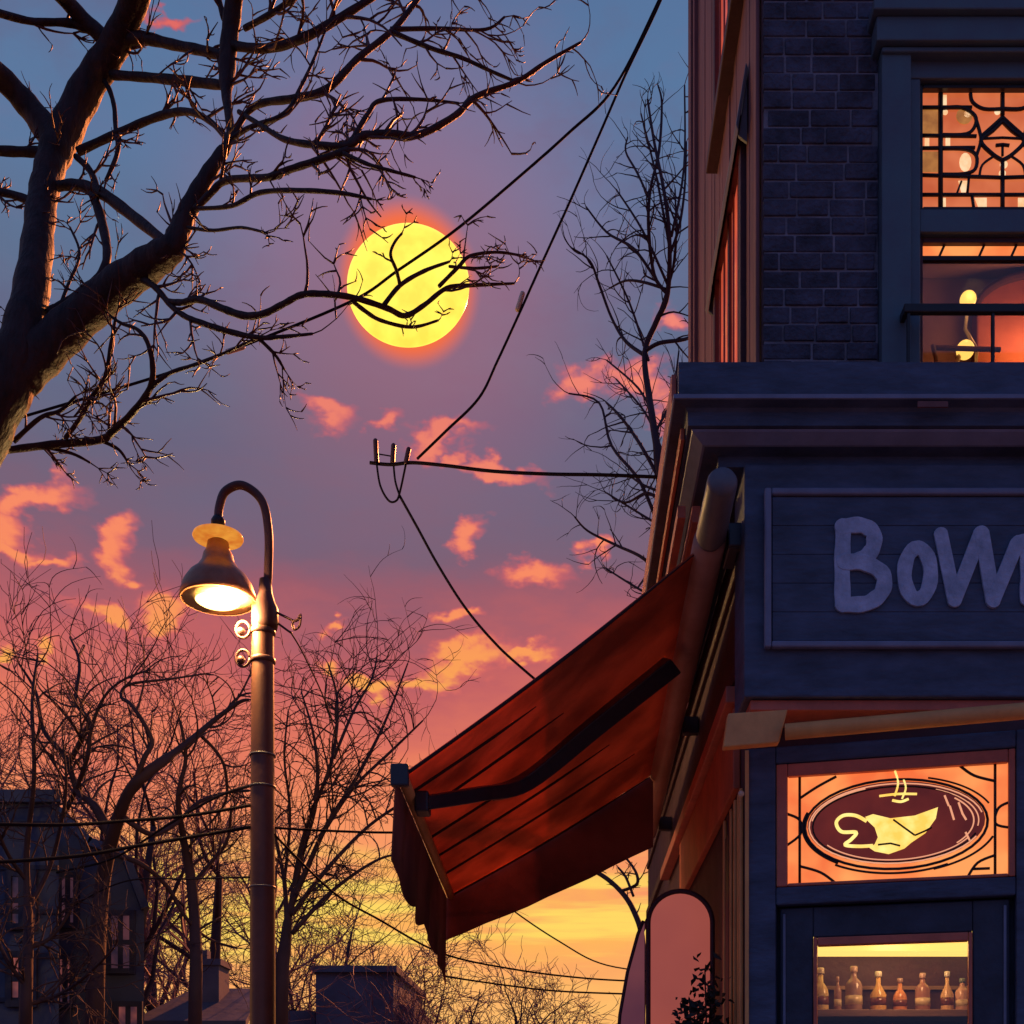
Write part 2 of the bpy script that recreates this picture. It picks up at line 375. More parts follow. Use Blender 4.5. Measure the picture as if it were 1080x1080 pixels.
lead([(590, 740), (610, 660), (690, 600)], .006); lead([(520, 745), (510, 850)], .006); lead([(440, 850), (470, 770)], .005); lead([(540, 865), (555, 965)], .007)
ld.build('leading', 'lead', sg, smooth=True)
# lower sash: leaded strip and clear pane
ZS0, ZS1 = zat(272, YU + .05), zat(254, YU + .05)
st = MB().box(XW0 + .03, XW1 - .03, YU + .045, YU + .053, ZS0, ZS1).build('leaded_strip', 'transom', win)
mb = MB()
for a in (995, 1037, 1071, 1105): mb.tube([at(a - 5, 272, YU + .04), at(a + 3, 254, YU + .04)], .006, 6)
mb.box(XW0 + .03, XW1 - .03, YU + .035, YU + .06, ZS0 - .02, ZS0 - .001)
mb.build('leading', 'lead', st)
MB().box(XW0 + .03, XW1 - .03, YU + .046, YU + .052, ZW0 + .02, ZS0 - .022).build('window_pane', 'glass', win)
# interior upstairs
mb = MB(); mb.box(1.07, 3.3, 7.0, 7.1, 4.4, 7.0); mb.box(1.071, 1.15, YU + .26, 6.99, 4.4, 7.0); mb.box(3.2, 3.3, YU + .26, 6.99, 4.4, 7.0)
mb.box(1.16, 3.19, YU + .26, 6.99, 6.32, 6.4); mb.box(1.16, 3.19, YU + .26, 6.99, 4.42, 4.5)
room = mb.build('upper_room', 'inner_wall', bld)
arch = [(xat(1030, 6.9), 4.5), (xat(1030, 6.9), zat(330, 6.9))]
ax, az, ar = (xat(1030, 6.9) + xat(1170, 6.9)) / 2, zat(330, 6.9), (xat(1170, 6.9) - xat(1030, 6.9)) / 2
arch = [(ax - ar, 4.51)] + [(ax - ar * math.cos(R(a)), az + .55 * ar * math.sin(R(a))) for a in range(0, 181, 12)] + [(ax + ar, 4.51)]
MB().slab([(x, 6.9, z) for x, z in arch], (0, .095, 0)).build('arched_alcove', 'inner_red', room, bevel=.01)
mb = MB(); mb.tube([(ax - ar * 1.03 * math.cos(R(a)), 6.89, az + .57 * ar * math.sin(R(a))) for a in range(0, 181, 10)], .022, 8); mb.build('arch_moulding', 'siding_dark', room)
lp = thing('wall_lamp', at(1020, 372, 6.4), 'small brass lamp with two glowing round globes seen through upper window', 'lamp')
p0, p1 = at(1021, 316, 6.4), at(1018, 369, 6.4)
m_ = MB().ball(p0, .042); m_.ball(p1, .046); m_.build('lamp_globe', 'globe', lp, smooth=True)
m_ = MB(); m_.tube([p0 - Vector((0, 0, .04)), p0 + Vector((.0, .05, -.12)), p0 + Vector((.08, .1, -.2))], .010, 8)
m_.tube(curve([tuple(p1 + Vector((-.03, 0, -.03))), tuple(p1 + Vector((-.05, 0, -.12))), tuple(p1 + Vector((.0, .05, -.3))), (p1.x, 6.5, 4.52)], 5), .012, 8)
m_.lathe([(.09, 0), (.08, .02), (.02, .03)], (p1.x, 6.5, 4.502), 20)
m_.tube([p0 + Vector((.08, .1, -.2)), (p1.x + .02, 6.5, 4.75)], .010, 8)
m_.build('lamp_stand', 'ceramic', lp, smooth=True)
ch = thing('chair', (xat(990, 6.1), 6.1, 4.5), 'slim wooden chair back just inside the upper window', 'chair')
mb = MB(); a0, a1 = at(984, 364, 6.1), at(1005, 366, 6.1)
mb.tube([a0, (a0.x + .10, 6.1, 4.9), (a0.x + .12, 6.1, 4.5)], .011, 8); mb.tube([(a0.x + .06, 6.35, 4.85), (a0.x - .02, 6.42, 4.5)], .013, 8)
mb.tube([(a0.x + .36, 6.1, 4.87), (a0.x + .36, 6.1, 4.5)], .013, 8); mb.tube([(a0.x + .36, 6.4, 4.87), (a0.x + .38, 6.42, 4.5)], .013, 8); mb.build('leg', 'inner_wood', ch, smooth=True)
mb = MB(); mb.tube([a0 + Vector((0, .02, 0)), a0 + Vector((.34, .02, -.01))], .012, 8); mb.tube([a0 + Vector((.06, .02, -.12)), a0 + Vector((.34, .02, -.12))], .010, 8); mb.build('backrest', 'inner_wood', ch, smooth=True)
MB().box(a0.x + .06, a0.x + .40, 6.08, 6.42, 4.86, 4.90).build('seat', 'inner_wood', ch, bevel=.008)
gr = thing('window_guard_rail', (XW0, YU - .1, 4.6), 'black iron guard rail across the lower half of upper window', 'railing')
YR = YU - .12
mb = MB(); mb.box(xat(953, YR), xat(1165, YR), YR - .015, YR + .015, zat(331, YR), zat(322, YR)); mb.build('top_rail', 'black', gr, bevel=.004)
mb = MB()
for a in (953, 1162): mb.box(xat(a, YR), xat(a + 5, YR), YR + .016, YU - .061, zat(331, YR), zat(323, YR))
mb.build('bracket', 'black', gr)
for a in (958, 1047, 1156):
    MB().box(xat(a - 1.5, YR), xat(a + 1.5, YR), YR - .008, YR + .008, 4.58, zat(331, YR)).build('baluster', 'black', gr)

# cornice swept round the corner
X0, Y0 = .771, 5.28
prof = [(0, 4.60), (.33, 4.577), (.33, 4.436), (.345, 4.432), (.345, 4.418), (.30, 4.412), (.29, 4.400), (.288, 4.346), (.262, 4.343), (.262, 4.336), (.245, 4.322), (.212, 4.302), (.17, 4.300), (.15, 4.296), (.15, 4.252), (0, 4.252)]
def sweep(profile, ys, xe):
    mb = MB(); n = len(profile); vs = []
    for o, z in profile: vs.append((X0 - o, ys, z))
    for o, z in profile: vs.append((X0 - o, Y0 - o, z))
    for o, z in profile: vs.append((xe, Y0 - o, z))
    fs = [tuple(range(n)), tuple(range(2 * n, 3 * n))[::-1]]
    for s_ in (0, n):
        for i in range(n): j = (i + 1) % n; fs.append((s_ + i, s_ + n + i, s_ + n + j, s_ + j))
    mb.add(vs, fs); return mb
sweep(prof, 10.5, 4.0).build('cornice', 'navy', bld)
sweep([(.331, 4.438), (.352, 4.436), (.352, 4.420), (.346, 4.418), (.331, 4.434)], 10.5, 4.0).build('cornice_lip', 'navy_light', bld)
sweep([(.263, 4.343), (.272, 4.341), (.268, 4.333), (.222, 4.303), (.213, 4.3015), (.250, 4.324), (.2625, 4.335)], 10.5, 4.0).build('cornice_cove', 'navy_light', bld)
mb = MB()
for i in range(4): mb.box(X0 - .29 + i * .065, X0 - .255 + i * .065, 5.45, 10.4, 4.20 - i * .02, 4.2515)
mb.build('soffit_batten', 'red_trim', bld)
mb = MB(); mb.box(.418, .4385, 5.02, 10.4, 4.452, 4.572); mb.box(.462, .4795, 5.1, 10.4, 4.348, 4.398); mb.build('cornice_glow_board', 'red_trim', bld, bevel=.004)  # added boards, warm light on the cornice side put into their red
# small red tag under the lip
MB().box(xat(968, 4.92), xat(1000, 4.92), 4.92, 4.928, zat(429, 4.92), zat(423, 4.92)).build('repair_patch', 'siding', bld)
# frieze behind the sign
ZF0, ZF1 = zat(735, 5.1), 4.25
mb = MB(); mb.box(xat(785, 5.1), 4.0, 5.1, 5.4, ZF0, ZF1); mb.build('fascia_board', 'navy', bld, bevel=.008)
mb = MB(); mb.box(xat(785, 5.1) + .03, 4.0, 5.13, 5.39, ZF0 - .045, ZF0 - .002); mb.build('soffit_strip', 'red_trim', bld, bevel=.004)
# lower walls
mb = MB(); mb.box(X0 + .0, X0 + .13, 5.41, 12.0, 0, 4.25); mb.box(X0 + .13, 4.0, 11.85, 12.0, 0, 4.25); mb.box(X0, 4.0, 8.7, 12, 4.2515, 4.35); lw = mb.build('lower_wall', 'wall_low', bld)
mb = MB(); mb.box(.70, X0 - .002, 5.5, 9.45, 3.40, 3.475); mb.build('side_rail', 'red_trim', bld, bevel=.006)
mb = MB(); mb.box(.735, X0 - .002, 5.52, 8.2, 3.02, 3.385); mb.build('side_panel', 'orange_panel', bld, bevel=.006)
mb = MB(); mb.box(.745, X0 - .002, 5.44, 11.9, 3.53, 3.60); mb.box(.75, X0 - .002, 5.44, 11.9, 4.0, 4.05); mb.build('string_course', 'siding_dark', bld, bevel=.005)
mb = MB()
for k, yy in enumerate((5.43, 5.52, 5.62, 5.78, 6.0)): mb.box(.752 + .004 * (k % 2), X0 - .002, yy, yy + .03, 0.2, 3.0)
mb.build('pilaster_moulding', 'tan_beam', bld, bevel=.006)
mb = MB().box(.757, X0 - .003, 5.84, 5.97, .6, 2.9); mb.build('side_glass', 'siding_dark', bld)
# interior shell of the shop
mb = MB(); mb.box(X0 + .135, 3.4, 7.4, 7.5, 0, 3.28); mb.box(3.3, 3.4, 5.6, 7.39, 0, 3.28); mb.box(X0 + .135, 3.29, 5.62, 7.39, 3.16, 3.24); mb.box(X0 + .135, 3.29, 5.62, 7.39, .0, .12)
mb.build('shop_interior', 'inner_red', bld)
mb = MB(); mb.box(1.98, 4.0, 5.13, 5.5, 0, ZF0 - .05); mb.build('front_wall', 'navy', bld)

# ---- entrance, set at a slight angle
TH = math.atan2(.26, 1.073); cT, sT = math.cos(TH), math.sin(TH); OX, OY = X0, 5.36
def U(px): s = (px - PX) / F; return (OY * s - OX) / (cT + s * sT)
def EP(u, w, z): return Vector((OX + u * cT - w * sT, OY - u * sT - w * cT, z))
def EZ(px, py): return zat(py, OY - U(px) * sT)
def E(px, py, w=0): return EP(U(px), w, EZ(px, py))
def ebox(mb, u0, u1, w0, w1, z0, z1):
    P = [EP(u0, w1, z0), EP(u1, w1, z0), EP(u1, w0, z0), EP(u0, w0, z0), EP(u0, w1, z1), EP(u1, w1, z1), EP(u1, w0, z1), EP(u0, w0, z1)]
    mb.add(P, [(0, 3, 2, 1), (4, 5, 6, 7), (0, 1, 5, 4), (1, 2, 6, 5), (2, 3, 7, 6), (3, 0, 4, 7)]); return mb
uL, uA, uB, uR = 0.0, U(818), U(1072), U(1112)
ZTOP = 3.15; TZ0, TZ1 = 2.545, 3.075; DZ = 2.462
mb = MB(); ebox(mb, uL, uA, -.14, 0, 0, ZTOP); ebox(mb, uB, uR, -.14, 0, 0, ZTOP); ebox(mb, uA + .001, uB - .001, -.14, -.002, TZ1 + .002, ZTOP); ebox(mb, uA + .001, uB - .001, -.14, -.004, DZ + .004, TZ0 - .002)
ent = mb.build('entrance_frame', 'navy', bld, bevel=.007)
mb = MB(); ebox(mb, uL - .004, uL + .012, -.02, .012, 0, ZTOP - .01); mb.build('edge_bead', 'tan_beam', ent)
mb = MB(); ebox(mb, uL + .02, uR, -.13, -.03, ZTOP + .002, ZF0 + .0 - .047); mb.build('header_board', 'siding_dark', ent)
# transom light
tr = MB(); q = .028
ebox(tr, uA + .003, uA + .05, -.05, -.006, TZ0, TZ1); ebox(tr, uB - .03, uB - .003, -.05, -.006, TZ0, TZ1); ebox(tr, uA + .051, uB - .031, -.05, -.008, TZ1 - .055, TZ1); ebox(tr, uA + .051, uB - .031, -.05, -.008, TZ0, TZ0 + .014)
tr = tr.build('transom_window', 'red_trim', bld, bevel=.005)
tg = MB(); ebox(tg, uA + .05, uB - .03, -.045, -.036, TZ0 + .012, TZ1 - .05); tg = tg.build('stained_glass', 'transom', tr)
def T(zx, zy, w): 
    p = E(680 + zx / 2.7, 700 + zy / 2.7); return EP(U(680 + zx / 2.7), w, p.z)
ld = MB()
def tl(pts, r=.006, mb=None, n=5, w=-.034):
    q = curve(pts, n) if len(pts) > 2 else pts
    (mb or ld).tube([T(a, b, w) for a, b in q], r, 6)
tl([(440, 318), (440, 632)]); tl([(1000, 270), (1000, 600)])
tl([(404, 422), (440, 440), (442, 480), (404, 512)]); tl([(440, 378), (490, 345), (545, 315)]); tl([(440, 572), (500, 590), (545, 622)])
tl([(900, 285), (940, 312), (1000, 328)]); tl([(920, 605), (950, 562), (1000, 540)]); tl([(1050, 385), (1010, 405), (1002, 450), (1050, 462)]); tl([(935, 580), (985, 578)])
def ell(cx, cy, rx, ry, a0=0, a1=360, n=40, tilt=-3):
    out = []
    for i in range(n + 1):
        a = R(a0 + (a1 - a0) * i / n); x, y = rx * math.cos(a), ry * math.sin(a); t = R(tilt)
        out.append((cx + x * math.cos(t) - y * math.sin(t), cy + x * math.sin(t) + y * math.cos(t)))
    return out
for rx, ry, a0, a1, r in ((262, 128, 0, 360, .006), (240, 108, 20, 330, .004), (282, 140, 60, 130, .005), (268, 134, 130, 200, .006), (285, 136, -70, -20, .004), (292, 142, 20, 70, .005)):
    ld.tube([T(a, b, -.030) for a, b in ell(717, 452, rx, ry, a0, a1)], r, 6)
ld.build('leading', 'lead', tg, smooth=True)
em = MB().slab([T(a, b, -.0335) for a, b in ell(717, 448, 255, 118)[:-1]], Vector(EP(0, .003, 0) - EP(0, 0, 0))).build('coffee_cup_emblem', 'coffee', tr)
mb = MB()
for rx, ry, a0, a1, r in ((250, 114, 25, 350, .0032), (232, 104, 30, 150, .0026), (244, 110, 190, 250, .0026), (222, 100, -40, 40, .003), (236, 106, -60, 10, .0026)):
    mb.tube([T(a, b, -.0285) for a, b in ell(717, 450, rx, ry, a0, a1)], r, 6)
for x, y, l in ((855, 370, 30), (870, 400, 40), (895, 390, 34), (905, 420, 20), (915, 475, 24)): mb.tube([T(x, y, -.028), T(x + 12, y + l, -.028)], .0042, 6)
mb.build('emblem_ring', 'ring_lit', em, smooth=True)
cup = [(628, 432), (650, 424), (700, 436), (770, 428), (836, 404), (830, 436), (800, 478), (760, 505), (740, 522), (695, 538), (655, 530), (640, 520), (655, 510), (664, 490), (655, 462), (636, 444)]
n_ = EP(0, .004, 0) - EP(0, 0, 0)
mb = MB().slab([T(a, b, -.0295) for a, b in cup], n_)
mb.tube([T(a, b, -.027) for a, b in curve([(632, 444), (600, 428), (565, 428), (545, 448), (560, 474), (602, 476), (588, 496), (570, 512), (610, 516), (650, 514)], 6)], .0075, 8)
for pts, r in (([(713, 300), (722, 335), (712, 372)], .0045), ([(738, 325), (744, 350), (733, 380)], .004), ([(668, 372), (720, 366), (776, 366)], .005), ([(705, 384), (730, 388), (752, 380)], .0055)):
    mb.tube([T(a, b, -.028) for a, b in curve(pts, 4)], r, 6)
mb.build('cup_motif', 'cup', em, smooth=False)
mb = MB()
for pts in ([(708, 440), (738, 462), (770, 485)], [(770, 485), (800, 472), (818, 462)], [(664, 512), (700, 508), (728, 515)]): mb.tube([T(a, b, -.0235) for a, b in pts], .004, 6)
mb.build('leading', 'lead', em)
# door
dr = MB(); d0, d1 = U(822), U(1066); g0, g1 = U(857), U(1027); GZ1 = 2.327
ebox(dr, d0, g0, -.09, -.045, .13, DZ - .004); ebox(dr, g1, d1, -.09, -.045, .13, DZ - .004); ebox(dr, g0 + .001, g1 - .001, -.09, -.046, GZ1, DZ - .004); ebox(dr, g0 + .001, g1 - .001, -.09, -.046, .13, 1.0)
door = dr.build('door', 'navy_dark', bld, bevel=.006)
mb = MB(); ebox(mb, d0 + .012, d0 + .024, -.044, -.036, .2, DZ - .03); ebox(mb, d1 - .024, d1 - .012, -.044, -.036, .2, DZ - .03); mb.build('door_moulding', 'navy_light', door, bevel=.003)
mb = MB(); ebox(mb, g0 + .002, g0 + .018, -.085, -.035, 1.0, GZ1 - .002); ebox(mb, g1 - .018, g1 - .002, -.085, -.035, 1.0, GZ1 - .002); ebox(mb, g0 + .019, g1 - .019, -.085, -.036, GZ1 - .038, GZ1 - .002); ebox(mb, g0 + .019, g1 - .019, -.085, -.036, 1.0, 1.03)
mb.build('glazing_bead', 'red_trim', door, bevel=.004)
mb = MB(); ebox(mb, g0 + .018, g1 - .018, -.072, -.066, 1.03, GZ1 - .038); mb.build('door_glass', 'glass', door)
mb = MB(); ebox(mb, uA - .03, d0 + .02, -.135, -.094, 0, DZ + .05); ebox(mb, d1 - .02, uB + .03, -.135, -.094, 0, DZ + .05); ebox(mb, d0 + .021, d1 - .021, -.135, -.094, DZ - .03, DZ + .05); mb.build('door_light_block', 'navy_dark', ent)  # added behind the door to block shop light leaking through the gaps
mb = MB(); mb.tube([EP(d1 - .06, -.04, 1.15), EP(d1 - .06, .01, 1.15), EP(d1 - .06, .012, .95), EP(d1 - .06, -.04, .95)], .011, 8); mb.build('handle', 'ceramic', door, smooth=True)
# little lamp knob on the corner post
MB().ball(EP(-.02, .02, EZ(790, 838)), .014).build('corner_hook', 'ceramic', ent, smooth=True)

# ---- rolled front awning above the door
fa = thing('rolled_awning', (.75, 5.0, 3.05), 'rolled tan awning pole with wedge end block under the sign', 'awning')
mb = MB(); P = [at(768, 752, 5.04), at(831, 748, 5.04), at(822, 783, 5.04), at(763, 788, 5.04)]; mb.slab(P, (0, .055, 0)); mb.build('end_block', 'tan_beam', fa, bevel=.006)
mb = MB(); mb.tube([at(828, 772, 5.02), at(1090, 749, 4.88), at(1300, 733, 4.82)], .033, 14); mb.build('roller', 'tan_beam', fa, smooth=True)

# ---- shop sign
sg_ = thing('shop_sign', (.8, 5.09, 3.4), 'navy painted sign board with pale hand lettering above the door', 'sign')
YS = 5.097
sx0, sx1, sz0, sz1 = xat(806, 5.08), 3.9, zat(684, 5.08), zat(516, 5.08)
mb = MB(); mb.box(sx0 + .03, sx1 - .03, 5.085, YS, sz0 + .03, sz1 - .03); mb.build('panel', 'navy_dark', sg_)
mb = MB()
for i in range(5):
    z0 = sz0 + .032 + i * (sz1 - sz0 - .064) / 5; mb.box(sx0 + .034, sx1 - .034, 5.078, 5.0845, z0 + .0006, z0 + (sz1 - sz0 - .064) / 5 - .0006)
mb.build('plank', 'navy', sg_, bevel=.002)
fr(sx0, sx1, sz0, sz1, 5.062, .028, .034).build('moulding', 'navy_light', sg_, bevel=.008)
def B(zx, zy): return at(860 + zx / 4.909, 520 + zy / 4.909, 5.066)
def stroke(mb, pts, rr_, y):
    P = [B(*p) for p in pts]; n = len(P); L_, R_ = [], []
    for k in range(n):
        t = (P[min(k + 1, n - 1)] - P[max(k - 1, 0)]); t.y = 0; t.normalize(); q = Vector((-t.z, 0, t.x))
        w_ = rr_ * (1 + .05 * math.sin(k * 1.3 + pts[0][0])); L_.append(P[k] + q * w_); R_.append(P[k] - q * w_)
    def cap(c, d):
        d = Vector((d.x, 0, d.z)).normalized(); q = Vector((-d.z, 0, d.x)); return [c + q * rr_ * math.cos(R(a)) + d * rr_ * math.sin(R(a)) for a in range(20, 161, 20)]
    ol = L_ + cap(P[-1], P[-1] - P[-2]) + R_[::-1] + cap(P[0], P[0] - P[1])
    for p in ol: p.y = y
    mb.slab(ol, (0, .0775 - .0665 + 5.0665 - y, 0))
def letter(strokes, r=.0275):
    mb = MB()
    for k, (st_, sm) in enumerate(strokes): stroke(mb, curve(st_, 6) if sm else st_, r, 5.0665 - .0012 * k)
    mb.build('letter', 'letters', sg_, bevel=.002)
letter([([(146, 175), (140, 370), (142, 572)], True), ([(140, 172), (235, 165), (300, 205), (295, 290), (230, 345), (150, 352)], True),
        ([(150, 356), (260, 362), (350, 420), (345, 510), (265, 570), (142, 576)], True)], .0325)
ol = lambda a0, a1: [(530 + 68 * math.cos(R(a)), 415 + 132 * math.sin(R(a))) for a in range(a0, a1, 12)]
letter([(ol(90, 283), False), (ol(270, 463), False)], .030)
letter([([(652, 212), (722, 552)], False), ([(722, 552), (858, 205)], False), ([(862, 205), (922, 556)], False), ([(922, 556), (1044, 262)], False)], .030)
letter([([(1095, 250), (1100, 400), (1098, 545)], True), ([(1050, 256), (1095, 250), (1190, 300), (1215, 400), (1215, 545)], True)], .030)

# ------------------------------------------------------------------ side awning
aw = thing('side_awning', (.56, 5.3, 3.2), 'open rust red canvas awning sloping down from the cafe side wall', 'awning')
def lerp(a, b, t): return a + (b - a) * t
YN, YF = 5.3, 8.1
I0, I1 = Vector((.555, YN, 3.985)), Vector((.555, YF, 3.83)); O0, O1 = at(424, 818, YN), at(475, 944, YF)
def awp(s, t):   # s 0 wall ..1 front bar, t 0 near ..1 far
    p = lerp(lerp(I0, O0, s), lerp(I1, O1, s), t); p.z -= .022 * math.sin(math.pi * s) + .012 * math.sin(math.pi * t * 7) * math.sin(math.pi * s); return p
mb = MB(); NS, NT = 14, 36
for l, dz in ((0, 0), (1, .006)):
    mb.v += [awp(i / NS, j / NT) + Vector((0, 0, dz)) for j in range(NT + 1) for i in range(NS + 1)]
N1 = (NS + 1) * (NT + 1)
for j in range(NT):
    for i in range(NS):
        a = j * (NS + 1) + i; mb.f.append((a, a + 1, a + NS + 2, a + NS + 1)); mb.f.append((N1 + a, N1 + a + NS + 1, N1 + a + NS + 2, N1 + a + 1))
for j in range(NT):
    for i in (0, NS): a = j * (NS + 1) + i; mb.f.append((a, a + NS + 1, N1 + a + NS + 1, N1 + a))
for i in range(NS):
    for j in (0, NT): a = j * (NS + 1) + i; mb.f.append((a, a + 1, N1 + a + 1, N1 + a))
cv = mb.build('canopy', 'canvas', aw, smooth=True)
mb = MB()
for t, s0, s1 in ((.0, 0, 1), (.10, .55, 1), (.24, .45, 1), (.42, .50, 1), (.58, .25, 1), (.76, .12, 1), (1.0, 0, 1)):
    mb = MB(); mb.tube([awp(lerp(s0, s1, i / 12), t) - Vector((0, 0, .006)) for i in range(13)], [.002 + .0055 * min(1, i / 4) for i in range(13)], 6)
    mb.build('seam', 'seam', cv)
mb = MB(); mb.tube([O0 + Vector((-.0, -.03, -.0)), O1 + Vector((0, .03, 0))], .026, 12); mb.build('front_bar', 'tan_beam', aw, smooth=True)
mb = MB(); c = O0 + Vector((-.01, -.045, 0)); mb.box(c.x - .032, c.x + .045, c.y - .02, c.y + .02, c.z - .06, c.z + .035); mb.build('end_cap', 'arm', aw, bevel=.008)
# valance hanging from the bar
mb = MB(); K = 120; top = []; bot = []
for i in range(K + 1):
    t = i / K; p = lerp(O0, O1, t) + Vector((-.030, 0, -.012)); d = .35 + .10 * t + .045 * abs(math.sin(t * math.pi * 6)) + .13 * max(0, (t - .93) / .07) ** 2
    top.append(p); bot.append(p + Vector((-.018 + .014 * math.sin(t * 26), 0, -d)))
for off in (0, .006):
    mb.v += [p + Vector((off, 0, 0)) for p in top + bot]
n2 = 2 * (K + 1)
for i in range(K): mb.f += [(i, i + 1, K + 2 + i, K + 1 + i), (n2 + i, n2 + K + 1 + i, n2 + K + 2 + i, n2 + i + 1), (K + 1 + i, K + 2 + i, n2 + K + 2 + i, n2 + K + 1 + i)]
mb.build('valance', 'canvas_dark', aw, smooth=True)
# end flap
mb = MB(); q = [awp(1.035 * i / 10, 1) - Vector((0, -.02, .002)) for i in range(11)]; qb = [p - Vector((0, 0, lerp(.47, .27, i / 10) + .004 * math.cos(i * 2))) for i, p in enumerate(q)]
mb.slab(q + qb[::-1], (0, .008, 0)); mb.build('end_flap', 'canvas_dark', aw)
# folding arm under the canvas
mb = MB(); A0 = awp(.96, .13) - Vector((0, 0, .06)); A1 = awp(.60, .34) - Vector((0, 0, .10)); A2 = awp(.03, .30) - Vector((0, 0, .1))
def beam(p, q, w, h):
    d = (q - p).normalized(); s_ = d.cross(Vector((0, 0, 1))).normalized() * w; u_ = s_.cross(d).normalized() * h
    mb.add([p - s_ - u_, p + s_ - u_, p + s_ + u_, p - s_ + u_, q - s_ - u_, q + s_ - u_, q + s_ + u_, q - s_ + u_], [(0, 1, 2, 3), (7, 6, 5, 4), (0, 4, 5, 1), (1, 5, 6, 2), (2, 6, 7, 3), (3, 7, 4, 0)])
cc = curve([tuple(A0), tuple(lerp(A0, A1, .5) - Vector((0, 0, .01))), tuple(A1), tuple(lerp(A1, A2, .5)), tuple(A2)], 6)
mb.tube(cc, [.060 + .02 * i / len(cc) for i in range(len(cc))], 4, (Vector((0, 0, 1)), .7)); ob = mb.build('arm', 'arm', aw, bevel=.008)
mb = MB(); mb.tube([Vector(p) - Vector((-.0, -.055, .02)) for p in cc[8:]], .009, 8); mb.build('arm_cable', 'red_trim', ob)
mb = MB(); mb.box(A0.x - .03, A0.x + .035, A0.y - .06, A0.y + .06, A0.z - .05, A0.z + .045); mb.build('arm_joint', 'arm', aw, bevel=.01)
# roller cassette along the wall
def tz(y): return lerp(4.03, 3.76, (y - 4.75) / 4.65)
mb = MB(); mb.tube([(.60, 5.25, tz(5.25)), (.60, 9.4, tz(9.4))], .070, 20); mb.build('roller_tube', 'tube', aw, smooth=True)
mb = MB(); mb.tube([(.60, 4.80, tz(4.8)), (.60, 4.82, tz(4.82)), (.60, 5.20, tz(5.2)), (.60, 5.245, tz(5.245))], [.05, .06, .064, .05], 20); mb.build('roller_end', 'hood', aw, smooth=True)
mb = MB()
for y in (5.22, 7.3, 9.2): mb.box(.672, X0 - .004, y - .03, y + .03, tz(y) - .05, tz(y) + .05)
mb.box(.672, .72, 5.2, 5.4, tz(5.3) - .05, tz(5.3) + .05)
mb.build('wall_bracket', 'arm', aw, bevel=.006)

# ------------------------------------------------------------------ arched screen and shrub beside the wall
YA = 6.3
sc = thing('arched_screen', (xat(718, YA), YA, 0), 'tall salmon panel with added glow and an arched top beside the door', 'screen')
xa0, xa1 = xat(684, YA), xat(751, YA); zt = zat(940, YA); ra = (xa1 - xa0) / 2; xc = (xa0 + xa1) / 2
out = [(xa0, .03)] + [(xc - ra * math.cos(R(a)), zt - ra + ra * math.sin(R(a))) for a in range(0, 181, 9)] + [(xa1, .03)]
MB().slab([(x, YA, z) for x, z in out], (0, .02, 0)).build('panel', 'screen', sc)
mb = MB(); mb.tube([(xc + (x - xc) * 1.01, YA - .0, z) for x, z in out], .013, 10); mb.build('frame', 'siding_dark', sc, smooth=True)
wl = [(xa0 - .02, zt - ra * .92), (xat(674, YA), zat(985, YA)), (xat(663, YA), zat(1025, YA)), (xat(655, YA), zat(1070, YA)), (xat(651, YA), zat(1120, YA)), (xat(650, YA), .03), (xa0 - .02, .03)]
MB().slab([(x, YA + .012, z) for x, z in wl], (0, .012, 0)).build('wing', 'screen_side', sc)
mb = MB(); mb.tube([(x - .004, YA + .018, z) for x, z in wl[:-1]], .010, 8); mb.build('frame', 'siding_dark', sc, smooth=True)
MB().box(xat(648, YA), xa1 + .03, YA - .12, YA + .14, 0, .03).build('foot', 'black', sc, bevel=.004)

def leaf_at(mb, p, L, rnd_):
    d = Vector((rnd_.uniform(-1, 1), rnd_.uniform(-1, 1), rnd_.uniform(-.3, 1))).normalized(); s_ = d.orthogonal().normalized() * L * .32; m_ = p + d * L * .5 + d.cross(s_).normalized() * L * .08
    mb.add([p, m_ + s_, p + d * L, m_ - s_], [(0, 1, 2, 3)])
sh = thing('potted_shrub', (.70, 5.62, 0), 'dark leafy shrub in a tall pot before the arched screen', 'plant')
mb = MB().lathe([(.10, 0), (.13, .02), (.16, .42), (.17, .45), (.145, .45), (.14, .40)], (.58, 5.62, 0), 28); mb.build('pot', 'pot', sh, smooth=True)
stems = MB(); lv = MB(); rs = random.Random(8)
for k in range(16):
    tip = Vector((rs.uniform(.49, .66), 5.62 + rs.uniform(-.10, .14), 0)); tip.z = 1.74 + .62 * max(0, (tip.x - .44) / .2) * rs.uniform(.45, 1.0)
    tip.z = min(tip.z, 2.24)
    q = curve([(.58, 5.62, .4), tuple(lerp(Vector((.58, 5.62, .4)), tip, .5) + Vector((rs.uniform(-.05, .05), 0, 0))), tuple(tip)], 8); stems.tube(q, [.009 - .006 * i / len(q) for i in range(len(q))], 5)
    for p in q[3:]:
        for _ in range(11): leaf_at(lv, Vector(p) + Vector((rs.gauss(0, .03), rs.gauss(0, .03), rs.gauss(0, .04))), rs.uniform(.025, .06), rs)
stems.build('stem', 'bark', sh); lv.build('leaves', 'leaf', sh)

